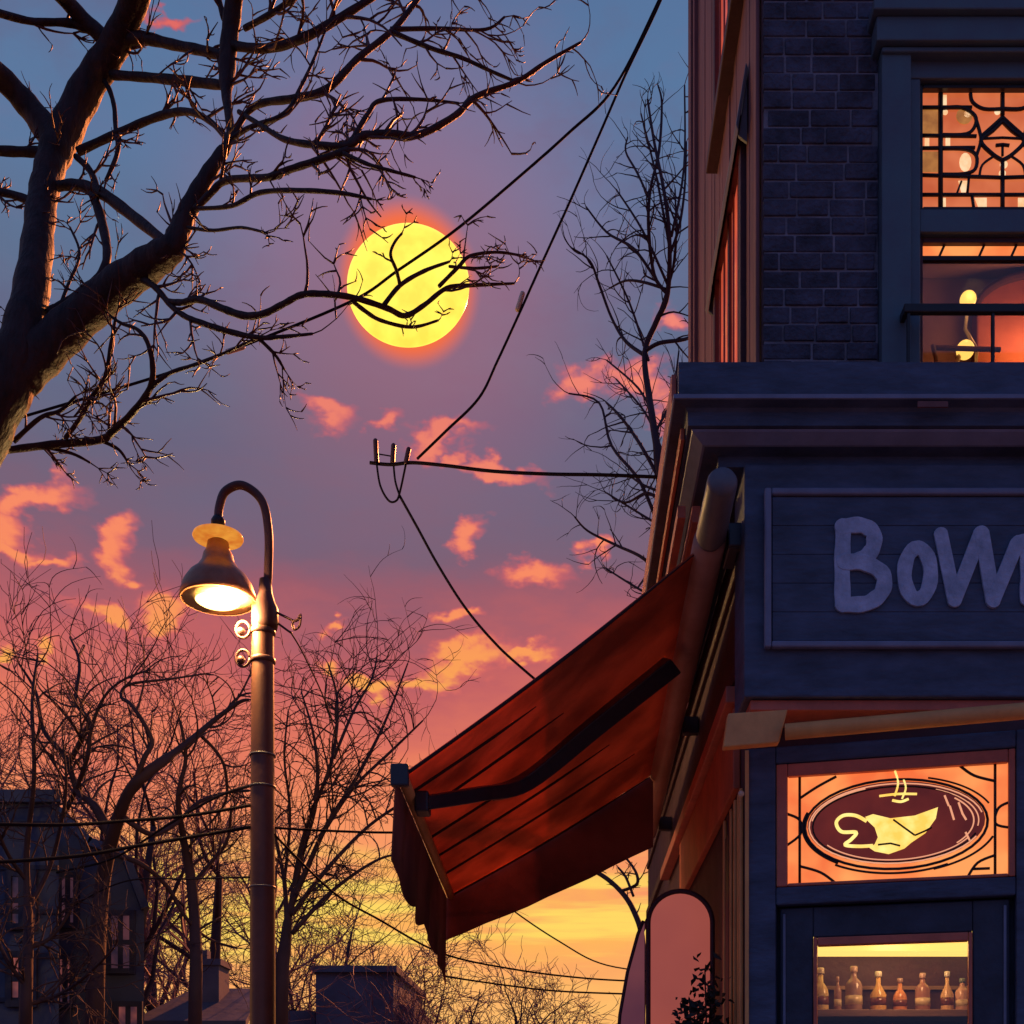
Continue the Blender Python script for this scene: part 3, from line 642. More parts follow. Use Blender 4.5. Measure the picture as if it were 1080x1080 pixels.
# ------------------------------------------------------------------ bar shelf and bottles behind the door glass
YB = 5.80
shf = thing('bar_shelf', (xat(940, YB), YB, 0), 'wall shelf unit with lit strip behind the cafe door', 'shelf')
sx0, sx1 = xat(835, YB), xat(1062, YB); ZSH = zat(1066, YB)
mb = MB()
mb.box(sx0, sx1, YB - .07, YB + .16, ZSH - .035, ZSH); mb.build('shelf_board', 'inner_wood', shf, bevel=.004)
mb = MB(); mb.box(sx0, sx1, YB + .165, YB + .20, .12, 2.55); mb.build('back_panel', 'siding_dark', shf)
mb = MB(); mb.box(sx0 - .03, sx0 - .001, YB - .07, YB + .2, .12, 2.55); mb.box(sx1 + .001, sx1 + .03, YB - .07, YB + .2, .12, 2.55); mb.build('side_panel', 'inner_wood', shf)
mb = MB(); mb.box(sx0, sx1, YB - .02, YB + .16, zat(1004, YB), zat(974, YB)); mb.build('strip_light', 'strip', shf, bevel=.004)
mb = MB(); mb.box(sx0, sx1, YB + .145, YB + .163, zat(1040, YB), zat(1036, YB)); mb.box(sx0, sx1, YB - .07, YB + .16, .6, .635); mb.build('plate_rail', 'inner_wood', shf)
cream, brown, dark = (0.75, 0.55, 0.32), (0.30, 0.14, 0.10), (0.06, 0.025, 0.025)
spec = [(867, 15, 50, (.85, .62, .28), (.8, .7, .55), 'round shouldered cream bottle at the left end of the bar shelf', 'round'),
        (885, 7, 40, (.45, .25, .2), (.5, .3, .25), 'very thin brown bottle second from left on the bar shelf', 'thin'),
        (902, 16, 52, (.42, .26, .22), (.6, .42, .36), 'tall dull brown bottle with banded label on the bar shelf', 'wide'),
        (928, 15, 46, (.88, .52, .18), (.95, .85, .7), 'golden bottle with a slanted shoulder and white cap', 'slant'),
        (951, 13, 38, (.80, .33, .14), (.4, .25, .22), 'short orange bottle with dark cap mid shelf', 'round'),
        (975, 14, 44, (.45, .22, .17), (.6, .4, .36), 'dusky brown bottle right of the orange bottle', 'wide'),
        (1001, 12, 46, (.90, .55, .30), (.95, .85, .75), 'peach bottle with white cap near the right end of shelf', 'slant'),
        (1017, 13, 38, (.80, .48, .36), (.2, .25, .2), 'squat pink bottle with dark green neck at the shelf right end', 'wide')]
for px, w, h, col, cap, lab, kd in spec:
    x = xat(px, YB); r = w * 1.12 * YB / F / 2; H = h * .92 * YB / F
    o = thing('bottle', (x, YB + .03, ZSH), lab, 'bottle', 'bottles on the bar shelf')
    bh = {'round': .52, 'thin': .6, 'wide': .58, 'slant': .50}[kd]
    pr = [(r * .92, 0.001), (r, H * .03), (r, H * bh), (r * .8, H * (bh + .08)), (r * .38, H * (bh + .16)), (r * .32, H * .86), (r * .34, H * .87)]
    if kd == 'round': pr = [(r * .92, .001), (r, H * .05), (r, H * .38), (r * .88, H * .5), (r * .6, H * .6), (r * .34, H * .66), (r * .3, H * .84)]
    if kd == 'slant': pr = [(r * .95, .001), (r, H * .03), (r, H * .42), (r * .5, H * .60), (r * .3, H * .68), (r * .3, H * .84)]
    MB().lathe(pr, (x, YB + .03, ZSH), 20).build('glass_body', bottle_mat('bottle glass', col), o, smooth=True)
    MB().lathe([(r * .42, H * .86 + .001), (r * .45, H * .88), (r * .45, H * .98), (r * .38, H)], (x, YB + .03, ZSH), 16).build('cap', bottle_mat('bottle cap', cap), o, smooth=True)
    MB().lathe([(r * 1.02, H * .14), (r * 1.02, H * .34)], (x, YB + .03, ZSH), 20).build('paper_label', bottle_mat('bottle label', (.85, .68, .42) if kd in ('wide', 'thin') else (.22, .07, .05)), o, smooth=True)

# ------------------------------------------------------------------ street lamp
YL = 9.0; kL = YL / F
lx = xat(277, YL)
sl = thing('street_lamp', (lx, YL, 0), 'lit brown gooseneck street lamp with bell shade on a thick pole', 'street lamp')
zp = zat(640, YL)
mb = MB().lathe([(.16, 0), (.16, .25), (.125, .35), (.096, .5), (.090, 3.0), (.080, zp - .05), (.078, zp)], (lx, YL, 0), 28); pole = mb.build('pole', 'pole', sl, smooth=True)
mb = MB().lathe([(.084, zp - .16), (.094, zp - .12), (.094, zp - .02), (.072, zp + .03), (.05, zp + .10), (.042, zp + .2)], (lx + .02, YL, 0), 24); mb.build('collar', 'pole_dark', sl, smooth=True)
hx, hz = xat(230, YL), 0
pts = curve([(lx + .03, YL, zp + .1), (xat(283, YL), YL, zat(600, YL)), (xat(283, YL), YL, zat(560, YL)), (xat(276, YL), YL, zat(528, YL)), (xat(256, YL), YL, zat(512, YL)), (xat(238, YL), YL, zat(518, YL)), (hx + .01, YL, zat(534, YL)), (hx, YL, zat(548, YL))], 8)
mb = MB().tube(pts, .031, 14); mb.build('gooseneck', 'pole_dark', sl, smooth=True)
c0 = (hx, YL, 0)
mb = MB().lathe([(.035, zat(545, YL)), (.05, zat(549, YL)), (.05, zat(553, YL)), (.038, zat(555, YL)), (.055, zat(566, YL)), (.06, zat(572, YL))], c0, 24); mb.build('socket', 'black', sl, smooth=True)
zz = lambda p: zat(p, YL)
ring = MB().lathe([(.06, zz(562)), (.175, zz(564.5)), (.182, zz(567)), (.175, zz(569)), (.06, zz(570.5))], c0, 32); ring.build('amber_ring', 'amber', sl, smooth=True)
prof_s = [(.075, zz(572)), (.085, zz(580)), (.105, zz(585)), (.115, zz(592)), (.15, zz(600)), (.205, zz(607)), (.245, zz(616)), (.268, zz(626)), (.272, zz(633)), (.262, zz(634)), (.235, zz(618)), (.19, zz(609)), (.06, zz(602))]
mb = MB().lathe(prof_s, c0, 40); shd = mb.build('lamp_shade', 'shade', sl, smooth=True)
mb = MB().lathe([(.258, zz(633.5)), (.232, zz(620)), (.20, zz(614)), (.198, zz(615)), (.228, zz(622)), (.25, zz(634))], c0, 40); mb.build('reflector', 'shade_in', shd, smooth=True)
mb = MB().lathe([(.02, zz(639)), (.14, zz(636)), (.215, zz(629)), (.22, zz(622)), (.02, zz(618))], c0, 32); mb.build('lamp_lens', 'bulb', sl, smooth=True)
for y_ in (667, 697):
    b_ = MB().lathe([(.084, zz(y_ + 3)), (.093, zz(y_ + 2)), (.093, zz(y_ - 2)), (.084, zz(y_ - 3))], (lx, YL, 0), 24); 
    b_.tube([(lx - .08 + .05 * math.cos(R(a)) - .05, YL - .05, zz(y_) + .06 * math.sin(R(a))) for a in range(0, 361, 20)], .011, 8)
    b_.ball((lx - .145, YL - .05, zz(y_ + 2)), .03)
    b_.build('clamp', 'pole_dark', sl, smooth=True)
for y_ in (797, 830, 936):
    MB().lathe([(.086, zz(y_ + 1)), (.0955, zz(y_ + .8)), (.0955, zz(y_ - .8)), (.086, zz(y_ - 1))], (lx, YL, 0), 24).build('pole_band', 'hood', sl, smooth=True)
mb = MB()
mb.tube([at(a, b, YL - .02) for a, b in curve([(288, 644), (300, 650), (312, 655), (317, 648), (316, 660), (310, 664), (309, 656), (316, 653)], 5)], .009, 6)
mb.tube([at(a, b, YL + .02) for a, b in curve([(290, 655), (302, 664), (308, 668)], 5)], .008, 6)
mb.build('scroll_bracket', 'pole_dark', sl, smooth=True)

# ------------------------------------------------------------------ overhead cables
def cable(pts, Y, r, label, group, Y1=None, marks=(), hold=None):
    q = curve(pts, 8); n = len(q)
    P = [at(a, b, lerp(Y, Y1 or Y, i / (n - 1))) for i, (a, b) in enumerate(q)]
    base = P[0]
    o = MB().tube(P, r, 6).build('power_cable', 'wire', None, loc=base, smooth=True)
    tag(o, label, 'cable', group)
    for (a, b, c, d, Ym) in marks:
        MB().capsule([at(a, b, Ym), at(c, d, Ym)], r * 1.9, None, 8).build('cable_sleeve', 'ceramic', o, smooth=True)
    return o
G = 'overhead cables'
cable([(742, -105), (695, 0), (648, 92), (600, 140), (540, 193), (480, 243), (420, 285), (368, 319), (240, 371), (150, 402), (-80, 470)], 9.2, .0105, 'long cable running from the building roof across the yellow sun', G, 9.6, [(240, 371, 256, 366, 9.5)])
cable([(744, -115), (697, 0), (660, 78), (633, 140), (600, 215), (565, 292), (548, 330), (525, 380), (505, 420), (470, 455), (440, 484)], 9.2, .0105, 'steep cable dropping from the building roof to the hanging junction', G, 9.2, [(551, 310, 546, 326, 9.2)])
jn = thing('cable_junction', at(415, 490, 9.2), 'small bar with three upright insulators where the cables meet', 'insulator bar')
mb = MB().tube([at(a, b, 9.2) for a, b in curve([(390, 488), (412, 490), (435, 488), (470, 491), (520, 497), (580, 500), (640, 501), (735, 505)], 6)], .013, 8); mb.build('bar', 'wire', jn, smooth=True)
for a, b, c, d in ((396, 465, 397, 487), (415, 470, 414, 487), (431, 474, 428, 488)):
    p, q_ = at(a, b, 9.2), at(c, d, 9.2)
    MB().capsule([p, lerp(p, q_, .5), q_], .018, None, 10).build('insulator', 'pole_dark', jn, smooth=True)
mb = MB()
mb.tube([at(a, b, 9.19) for a, b in curve([(397, 487), (401, 512), (410, 528), (418, 528), (422, 518), (428, 490)], 6)], .008, 6)
mb.tube([at(a, b, 9.21) for a, b in curve([(415, 489), (417, 508), (422, 524)], 6)], .008, 6)
mb.tube([at(400, 479, 9.2), at(412, 481, 9.2)], .005, 6)
mb.build('jumper_loop', 'wire', jn, smooth=True)
cable([(421, 522), (440, 556), (462, 596), (490, 640), (520, 676), (552, 706), (640, 780)], 9.2, .0100, 'cable sagging from the hanging junction down behind the awning', G, 9.4)
cable([(266, 849), (200, 860), (130, 866), (60, 870), (-60, 868)], 9.0, .012, 'upper cable from the lamp pole to the left edge over the dark house', G, 8.0)
cable([(266, 872), (200, 883), (140, 893), (80, 903), (0, 909), (-60, 910)], 9.0, .013, 'thick cable left of the lamp pole sagging before the dark house', G, 8.0)
cable([(288, 873), (340, 876), (420, 878), (520, 874), (700, 855)], 9.0, .010, 'level cable from the lamp pole to the right behind the awning', G, 10.5)
cable([(306, 666), (320, 690), (345, 745), (360, 800)], 9.0, .006, 'thin loose cable hanging from the scroll bracket of the lamp pole', G, 10.2)
cable([(266, 925), (200, 927), (130, 930), (60, 965)], 9.0, .008, 'low thin cable from the lamp pole toward the gabled house', G, 14.0)
cable([(266, 828), (230, 840), (180, 868), (120, 905), (60, 920)], 9.05, .012, 'slanting cable from the lamp pole dipping to the gabled house', G, 14.0)
cable([(289, 880), (350, 940), (400, 970), (465, 1005), (540, 1022), (620, 1032), (700, 1036)], 9.0, .009, 'cable sloping down from the lamp pole below the awning', G, 12.0)
cable([(470, 1030), (540, 1040), (600, 1046), (720, 1050)], 12.0, .009, 'lowest cable below the awning near the arched screen', G, 12.5)
cable([(440, 880), (530, 952), (590, 993), (640, 1018), (720, 1028)], 11.0, .007, 'thin diagonal cable crossing the yellow sky below the awning', G, 12.0)

# ------------------------------------------------------------------ trees
def vrand(r_): return Vector((r_.gauss(0, 1), r_.gauss(0, 1), r_.gauss(0, 1))).normalized()

# --- big foreground tree
TY = 7.0
def dep(px, py): return TY + .45 * math.sin(px / 95.0 + 1.0) + .35 * math.sin(py / 80.0 + px / 210.0)
def tp(px, py): return at(px, py, dep(px, py))
tree = thing('bare_tree', (xat(-60, TY), TY, 0), 'large bare foreground tree with thick dark limbs at upper left', 'tree')
rt = random.Random(21)
def grow_twig(mb, p, d, L, r, lvl, rr):
    n = max(3, int(L / .045)); n = min(n, 8); P = [p]; d = d.normalized(); bend = vrand(rr) * .22
    for i in range(n):
        d = (d + bend + vrand(rr) * .15 + Vector((0, 0, .04))).normalized()
        P.append(P[-1] + d * (L / n))
    mb.tube(P, [r * (1 - .65 * i / n) for i in range(n + 1)], 5 if lvl == 0 else 4)
    if lvl >= 2: return
    for k in range(rr.choice((3, 4, 5)) if lvl == 0 else rr.choice((1, 1, 2))):
        i = rr.randint(1, n); t = (P[i] - P[i - 1]).normalized()
        ax_ = (Vector((0, 1, 0)) + vrand(rr) * .5).normalized()
        dd = Matrix.Rotation(R(rr.choice((-1, 1)) * rr.uniform(25, 58)), 3, ax_) @ t
        grow_twig(mb, P[i], dd, L * rr.uniform(.40, .70), max(r * .62, .0045), lvl + 1, rr)
def limb(pts, twigs=6, L=.30, name='limb', mat='bark', sides=10, parent=None, tr=.0105):
    q = curve(pts, 6); P = [tp(a, b) for a, b, w in q]
    rad = [max(w, 2.2) * dep(a, b) / F / 2 * (1 + .05 * math.sin(i * 1.7)) for i, (a, b, w) in enumerate(q)]
    o = MB().tube(P, rad, sides).build(name, mat, parent or tree, smooth=True)
    if twigs:
        mb = MB()
        twigs = int(twigs * 1.05 + .5)
        for k in range(twigs):
            u = rt.uniform(.12, 1.0) if k else 1.0
            i = min(len(P) - 1, max(1, int(u * (len(P) - 1)))); t = (P[i] - P[i - 1]).normalized()
            ax_ = (Vector((0, 1, 0)) + vrand(rt) * .35).normalized()
            ang = rt.choice((-1, 1)) * rt.uniform(25, 70) if k else rt.uniform(-15, 15)
            d = Matrix.Rotation(R(ang), 3, ax_) @ t
            grow_twig(mb, P[i], d, L * rt.uniform(.6, 1.35), min(rad[i] * .6, tr), 0, rt)
        mb.build('twigs', 'twig', o, smooth=True)
    return o
limb([(-70, 1480, 120), (-66, 1200, 96), (-62, 900, 88), (-76, 690, 80), (-62, 560, 72), (-20, 458, 56), (12, 395, 52), (28, 335, 40), (38, 270, 33), (44, 215, 30), (52, 178, 30), (64, 148, 34), (92, 92, 32), (122, 45, 29), (150, -20, 26), (180, -100, 22)], 0, name='trunk', sides=20)
limb([(60, 155, 30), (38, 122, 26), (6, 86, 23), (-30, 50, 20), (-80, 0, 16)], 3, .4, sides=14)
limb([(2, 412, 44), (30, 385, 46), (70, 348, 41), (118, 306, 37), (160, 277, 33), (181, 262, 27), (189, 244, 22), (200, 218, 19), (218, 186, 16), (236, 158, 12)], 3, .3, sides=16)
limb([(236, 160, 11), (243, 140, 9), (239, 104, 10), (239, 78, 17), (242, 40, 18), (248, -10, 18), (256, -80, 15)], 4, .35, sides=12)
limb([(58, 197, 10), (80, 195, 11), (106, 203, 12), (140, 228, 12), (180, 260, 10)], 3, .22)
limb([(98, 205, 9), (107, 232, 10), (113, 268, 9), (105, 292, 9), (80, 312, 8), (50, 330, 8)], 3, .22)
limb([(118, 79, 9), (160, 82, 9), (200, 86, 10), (236, 90, 9)], 4, .22)
limb([(82, 160, 9), (130, 138, 8), (170, 122, 8), (200, 118, 7), (224, 130, 6), (240, 148, 6)], 5, .25)
limb([(-20, 8, 9), (30, 22, 7), (70, 24, 8), (95, 30, 12), (122, 48, 15)], 5, .3)
limb([(55, -15, 16), (88, 20, 15), (118, 46, 14)], 2, .3)
limb([(128, 43, 12), (150, 40, 12), (182, 47, 10), (216, 54, 10), (238, 60, 9)], 5, .22)
limb([(244, 48, 9), (282, 51, 9), (320, 40, 9), (360, 18, 8), (405, -10, 6), (440, -30, 5)], 8, .34)
limb([(242, 150, 7), (258, 122, 6), (276, 109, 7), (310, 104, 8), (345, 94, 8), (377, 62, 7), (414, 32, 6), (440, 0, 5), (462, -30, 4)], 8, .34)
limb([(414, 34, 5), (455, 51, 4.5), (487, 61, 4), (520, 76, 3.5), (546, 87, 3)], 6, .24)
limb([(412, 31, 5), (463, 30, 4), (512, 31, 3), (532, 18, 2.4)], 6, .26)
limb([(252, 118, 5), (275, 132, 5), (300, 147, 6), (333, 153, 7), (366, 154, 8), (382, 144, 8), (410, 141, 7.5), (442, 142, 7), (480, 122, 6.5), (502, 102, 6), (545, 86, 5), (577, 65, 4), (612, 45, 2.6)], 10, .30)
limb([(368, 154, 6), (388, 120, 5), (402, 106, 4.5), (445, 105, 3.6), (484, 109, 2.6)], 6, .24)
limb([(205, 222, 7), (222, 204, 7), (240, 190, 7), (283, 187, 7), (305, 179, 7), (333, 170, 7), (368, 158, 7)], 6, .26)
limb([(362, 162, 5), (390, 174, 4), (412, 180, 3.5), (438, 187, 2.6)], 3, .13)
limb([(210, 220, 4), (245, 217, 4.5), (275, 203, 5), (320, 201, 5), (362, 204, 4.5), (392, 210, 2.6)], 5, .13)
limb([(198, 240, 3.5), (225, 243, 3.5), (255, 240, 3), (282, 246, 2.4)], 4, .18)
limb([(140, 290, 8), (160, 300, 7), (170, 310, 6.5), (182, 324, 6), (196, 334, 6), (211, 340, 6), (239, 349, 6), (272, 356, 5), (300, 355, 4), (330, 352, 2.6)], 7, .24)
limb([(272, 356, 4), (290, 374, 3.5), (300, 390, 2.4)], 4, .16)
limb([(176, 318, 6), (192, 319, 6.5), (211, 316, 7), (236, 326, 7.5), (258, 333, 7.5), (278, 331, 7), (300, 320, 6.5), (318, 311, 6.5), (341, 310, 6.5), (373, 314, 6), (408, 325, 6), (427, 333, 5.5), (447, 322, 5), (471, 304, 4.5), (497, 301, 4), (542, 299, 2.4)], 4, .24)
limb([(404, 323, 5), (422, 301, 4.5), (447, 286, 4), (474, 276, 2.6)], 1, .10)
limb([(422, 301, 4), (418, 285, 3.8), (412, 269, 3.4), (416, 256, 3), (424, 246, 2.4)], 2, .07)
limb([(463, 302, 4), (483, 282, 4), (496, 270, 3.6), (524, 266, 3), (552, 270, 2.4)], 6, .16)
limb([(474, 281, 3), (500, 283, 3), (524, 281, 2.4)], 3, .12)
limb([(370, 316, 4.5), (385, 328, 4.5), (402, 338, 4), (434, 345, 3.4), (462, 338, 2.4)], 3, .12)
limb([(-20, 482, 7), (8, 475, 7), (55, 469, 8), (105, 464, 8), (119, 455, 7.5), (139, 436, 7), (158, 410, 6.5), (161, 385, 6), (155, 360, 5), (144, 347, 4), (128, 341, 3.4), (112, 330, 2.6)], 9, .30)
limb([(158, 410, 5), (178, 394, 4.5), (211, 383, 3.5), (242, 370, 3), (270, 357, 2.6)], 5, .20)
limb([(14, 466, 5), (42, 441, 4.5), (64, 433, 4), (80, 418, 3)], 6, .22)
limb([(69, 462, 5), (84, 442, 5), (97, 419, 5), (111, 397, 4.5), (117, 363, 4), (122, 335, 3)], 8, .24)
limb([(105, 464, 4), (125, 474, 3.4), (135, 488, 2.4)], 4, .14)
limb([(40, 470, 4), (75, 478, 3.4), (95, 488, 2.4)], 4, .14)
limb([(-20, 158, 10), (20, 160, 10), (50, 160, 11)], 2, .2)
limb([(-20, 200, 7), (12, 205, 8), (42, 216, 9)], 4, .2)
limb([(80, 165, 6), (95, 180, 7), (104, 202, 6)], 2, .2)
limb([(96, 72, 6), (112, 88, 5.5), (120, 110, 5), (122, 135, 5), (124, 160, 5), (112, 190, 4)], 5, .2)
limb([(60, 330, 3.5), (72, 300, 3.5), (84, 268, 3), (74, 240, 2.4)], 5, .2)
limb([(240, 150, 6), (262, 135, 5), (300, 120, 5), (318, 90, 4), (332, 60, 3), (344, 30, 2.4)], 8, .26)
limb([(236, 20, 6), (226, -20, 6), (216, -60, 5)], 4, .3)
limb([(258, 30, 6), (290, 12, 6), (330, -16, 5)], 6, .3)

# --- procedural bare trees further off
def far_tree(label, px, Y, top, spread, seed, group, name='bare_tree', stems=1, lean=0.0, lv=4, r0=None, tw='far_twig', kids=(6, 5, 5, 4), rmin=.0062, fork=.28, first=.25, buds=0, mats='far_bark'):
    rr = random.Random(seed); x = xat(px, Y); H = zat(top, Y); base = Vector((x, Y, 0))
    root = thing(name, base, label, 'tree', group)
    T_, W_, Bm = MB(), MB(), MB(); r0 = r0 or H * .016
    def br(p, d, L, r, lvl):
        n = 7 if lvl == 0 else (5 if lvl < 3 else 3); P = [p.copy()]
        for i in range(n):
            d = (d + vrand(rr) * (.10 if lvl == 0 else .30) + Vector((0, 0, .02 if lvl else .1))).normalized(); P.append(P[-1] + d * (L / n))
        r1 = max(r * .35, rmin * .6)
        rad = [lerp(r, r1, i / n) for i in range(n + 1)]
        (T_ if lvl <= 1 else W_).tube(P, rad, 9 if lvl == 0 else (6 if lvl == 1 else 3), cap=lvl < 2)
        if buds and lvl >= lv - 1:
            for _ in range(buds):
                q = P[-1] + vrand(rr) * .03; Bm.add([q + Vector((a, b, c)) * .017 for a, b, c in ((1, 0, 0), (-1, 0, 0), (0, 1, 0), (0, -1, 0), (0, 0, 1.3), (0, 0, -1.3))], [(0, 2, 4), (2, 1, 4), (1, 3, 4), (3, 0, 4), (2, 0, 5), (1, 2, 5), (3, 1, 5), (0, 3, 5)])
        if lvl >= lv: return
        nk = kids[min(lvl, len(kids) - 1)]
        for k in range(nk):
            t = lerp(first if lvl == 0 else .25, 1.0, (k + rr.random()) / nk); i = min(n, max(1, round(t * n)))
            td = (P[i] - P[i - 1]).normalized(); ax_ = td.cross(vrand(rr)).normalized()
            dd = Matrix.Rotation(rr.uniform(.45, .95) * spread, 3, ax_) @ td
            br(P[i], dd, L * rr.uniform(.48, .72) * (1.05 - .45 * t if lvl == 0 else 1), max(rad[i] * rr.uniform(.5, .68), rmin), lvl + 1)
    for s_ in range(stems):
        d = Vector((lean + (rr.uniform(-fork, fork) if stems > 1 else 0), rr.uniform(-.1, .1) * (stems > 1), 1)).normalized()
        if stems > 1:
            a = 2 * math.pi * s_ / stems; d = Vector((fork * math.cos(a) + lean, fork * .6 * math.sin(a), 1)).normalized()
        br(base + Vector((0, 0, -.05)), d, H * (.70 if stems == 1 else rr.uniform(.62, .78)), r0 * (1 if stems == 1 else .6), 0)
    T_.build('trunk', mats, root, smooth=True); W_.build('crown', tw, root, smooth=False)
    if buds: Bm.build('buds', 'bud', root)
    return root
FG = 'bare trees behind the street lamp'
far_tree('wide bare tree rising from behind the dark flat roofed house', 70, 26, 735, 1.0, 5, FG, r0=.26, lean=.02)
far_tree('forked bare tree between the gabled house and the lamp pole', 118, 20, 745, 1.0, 11, FG, stems=2, fork=.22, r0=.24, kids=(6, 4, 5, 4))
far_tree('slender bare tree just left of the lamp pole', 205, 23, 770, 1.0, 17, FG, r0=.2)
far_tree('bare tree half cut by the left edge behind the dark house', -20, 22, 745, 1.0, 23, FG, r0=.2)
far_tree('pale bare tree far behind the boxy flat roofed house', 365, 44, 975, 1.0, 37, FG, stems=4, fork=.45, r0=.2, kids=(5, 4, 4, 3), rmin=.014)
far_tree('low bare tree under the outer corner of the awning', 455, 30, 975, 1.0, 41, FG, stems=3, fork=.4, r0=.2, kids=(6, 4, 4, 3), rmin=.009)
far_tree('broad low bare tree below the middle of the awning', 560, 36, 1000, 1.1, 43, FG, stems=4, fork=.5, r0=.2, kids=(6, 4, 4, 3), rmin=.010)
far_tree('distant bare tree in the gap left of the lamp pole', 160, 40, 830, 1.0, 47, FG, r0=.3, rmin=.011)
dk = None
far_tree('hazy fine twigged tree far behind the gabled house', 150, 34, 760, 1.0, 53, FG, r0=.2, rmin=.008, kids=(7, 5, 5, 4))
far_tree('hazy fine twigged tree far behind the lamp pole', 255, 38, 800, 1.0, 59, FG, r0=.2, rmin=.008, kids=(7, 5, 5, 4))
far_tree('low twiggy tree between the lamp pole and the boxy house', 320, 33, 880, 1.1, 61, FG, stems=3, fork=.4, r0=.16, rmin=.008, kids=(6, 5, 4, 3))
# tree beside the cafe, traced limbs plus twigs
st_ = thing('bare_tree', (xat(712, 14), 14, 0), 'thin bare tree standing behind the left side of the cafe', 'tree')
rs = random.Random(77)
def slimb(pts, tw, L, nm='limb', Y=14.0, root=st_, tr=.012, l0=1):
    q = curve(pts, 5); P = [at(a, b, Y + .5 * math.sin(a / 30.0) + .3 * math.sin(b / 45.0)) for a, b, w in q]; rad = [(w * (.62 if w < 12 else .8) + .5) * Y / F / 2 for a, b, w in q]
    o = MB().tube(P, rad, 7).build(nm, 'far_bark', root, smooth=True)
    if tw:
        mb = MB()
        for k in range(tw):
            i = max(1, int(rs.uniform(.15, 1) * (len(P) - 1))) if k else len(P) - 1; t = (P[i] - P[i - 1]).normalized()
            d = Matrix.Rotation(R(rs.choice((-1, 1)) * rs.uniform(25, 60)) if k else 0, 3, (Vector((0, 1, 0)) + vrand(rs) * .3).normalized()) @ t
            grow_twig(mb, P[i], d, L * rs.uniform(.5, 1.1), min(rad[i] * .6, tr), l0, rs)
        mb.build('twigs', 'far_bark', o)
slimb([(712, 1330, 22), (716, 900, 18), (708, 640, 15), (700, 520, 13), (688, 440, 11), (680, 375, 9), (692, 340, 9), (704, 310, 8), (706, 250, 6), (700, 200, 5), (690, 150, 4), (683, 105, 3)], 8, .5, 'trunk')
slimb([(704, 310, 6), (690, 290, 5), (684, 240, 5), (686, 200, 4), (695, 160, 4), (698, 110, 3), (694, 90, 2)], 12, .5)
slimb([(690, 292, 4), (668, 262, 4), (640, 245, 3), (618, 218, 2)], 10, .45)
slimb([(684, 208, 3), (672, 182, 3), (660, 160, 2.5), (662, 145, 2)], 6, .35)
slimb([(702, 305, 4), (680, 298, 4), (660, 296, 3), (643, 304, 2)], 5, .3)
slimb([(680, 375, 6), (660, 360, 5), (645, 335, 4), (632, 300, 4), (622, 275, 3), (604, 262, 2)], 10, .45)
slimb([(706, 270, 4), (716, 240, 4), (722, 200, 3), (724, 150, 2)], 10, .5)
slimb([(678, 372, 6), (695, 362, 6), (722, 358, 5), (740, 350, 4)], 6, .4)
slimb([(698, 510, 6), (676, 470, 5), (655, 440, 4), (640, 425, 3)], 9, .5)
slimb([(704, 580, 6), (676, 510, 5), (645, 470, 4), (632, 425, 3), (600, 415, 2)], 10, .5)
slimb([(706, 620, 6), (680, 590, 5), (650, 575, 4), (620, 560, 3), (606, 545, 2)], 10, .5)
slimb([(700, 530, 5), (682, 520, 4), (660, 530, 3), (640, 520, 2)], 7, .4)
slimb([(702, 560, 5), (690, 470, 4), (705, 430, 4), (712, 400, 3), (716, 370, 2)], 8, .4)
dk = thing('bare_tree', (xat(100, 13.5), 13.5, 0), 'dark limbed bare tree whose long bough reaches toward the lamp pole', 'tree', FG)
def dl(p, t, L, nm='limb'): slimb(p, t, L, nm, 13.5, dk, .016)
dl([(98, 1330, 30), (100, 1080, 24), (104, 980, 21), (110, 920, 19), (122, 872, 17), (136, 836, 14), (152, 818, 14), (176, 800, 12), (202, 780, 10), (228, 758, 8), (252, 741, 6), (262, 738, 4)], 9, .9, 'trunk')
dl([(118, 884, 14), (100, 850, 12), (82, 835, 10), (70, 800, 9), (46, 770, 7), (38, 730, 5), (20, 700, 3)], 12, 1.0)
dl([(72, 806, 9), (86, 780, 8), (94, 760, 8), (80, 740, 6), (84, 700, 5), (74, 672, 3)], 12, .9)
dl([(60, 870, 10), (76, 842, 8), (92, 800, 7), (96, 770, 6), (110, 735, 4), (132, 716, 3), (160, 706, 2)], 12, .9)
dl([(140, 832, 9), (152, 800, 8), (160, 780, 7), (140, 745, 6), (128, 735, 5), (136, 722, 4), (180, 716, 3), (220, 710, 2)], 12, .9)
dl([(212, 776, 6), (230, 795, 5), (238, 815, 5), (238, 845, 4), (222, 868, 3)], 8, .7)
dl([(130, 862, 10), (160, 880, 8), (186, 868, 7), (210, 846, 6), (240, 836, 5), (262, 834, 4)], 9, .8)
dl([(118, 900, 10), (150, 912, 8), (176, 935, 7), (196, 968, 6), (220, 990, 4), (250, 1000, 3)], 9, .8)
dl([(206, 1330, 22), (206, 1080, 18), (207, 1000, 16), (202, 930, 14), (193, 880, 11), (188, 840, 8), (196, 800, 6), (190, 760, 4)], 10, .9)
dl([(200, 936, 8), (226, 905, 6), (240, 885, 5), (244, 850, 4)], 8, .7)
for a, b, c, d in ((700, 520, 662, 500), (690, 440, 640, 380), (706, 260, 676, 120), (704, 300, 650, 200), (708, 250, 722, 90), (706, 560, 640, 520), (706, 640, 640, 600), (700, 500, 720, 400), (684, 380, 640, 270), (692, 340, 712, 200), (700, 480, 650, 400)):
    slimb([(a, b, 4), ((a + c) / 2 + rs.uniform(-10, 10), (b + d) / 2 + rs.uniform(-8, 8), 3), (c, d, 2)], 11, .6)
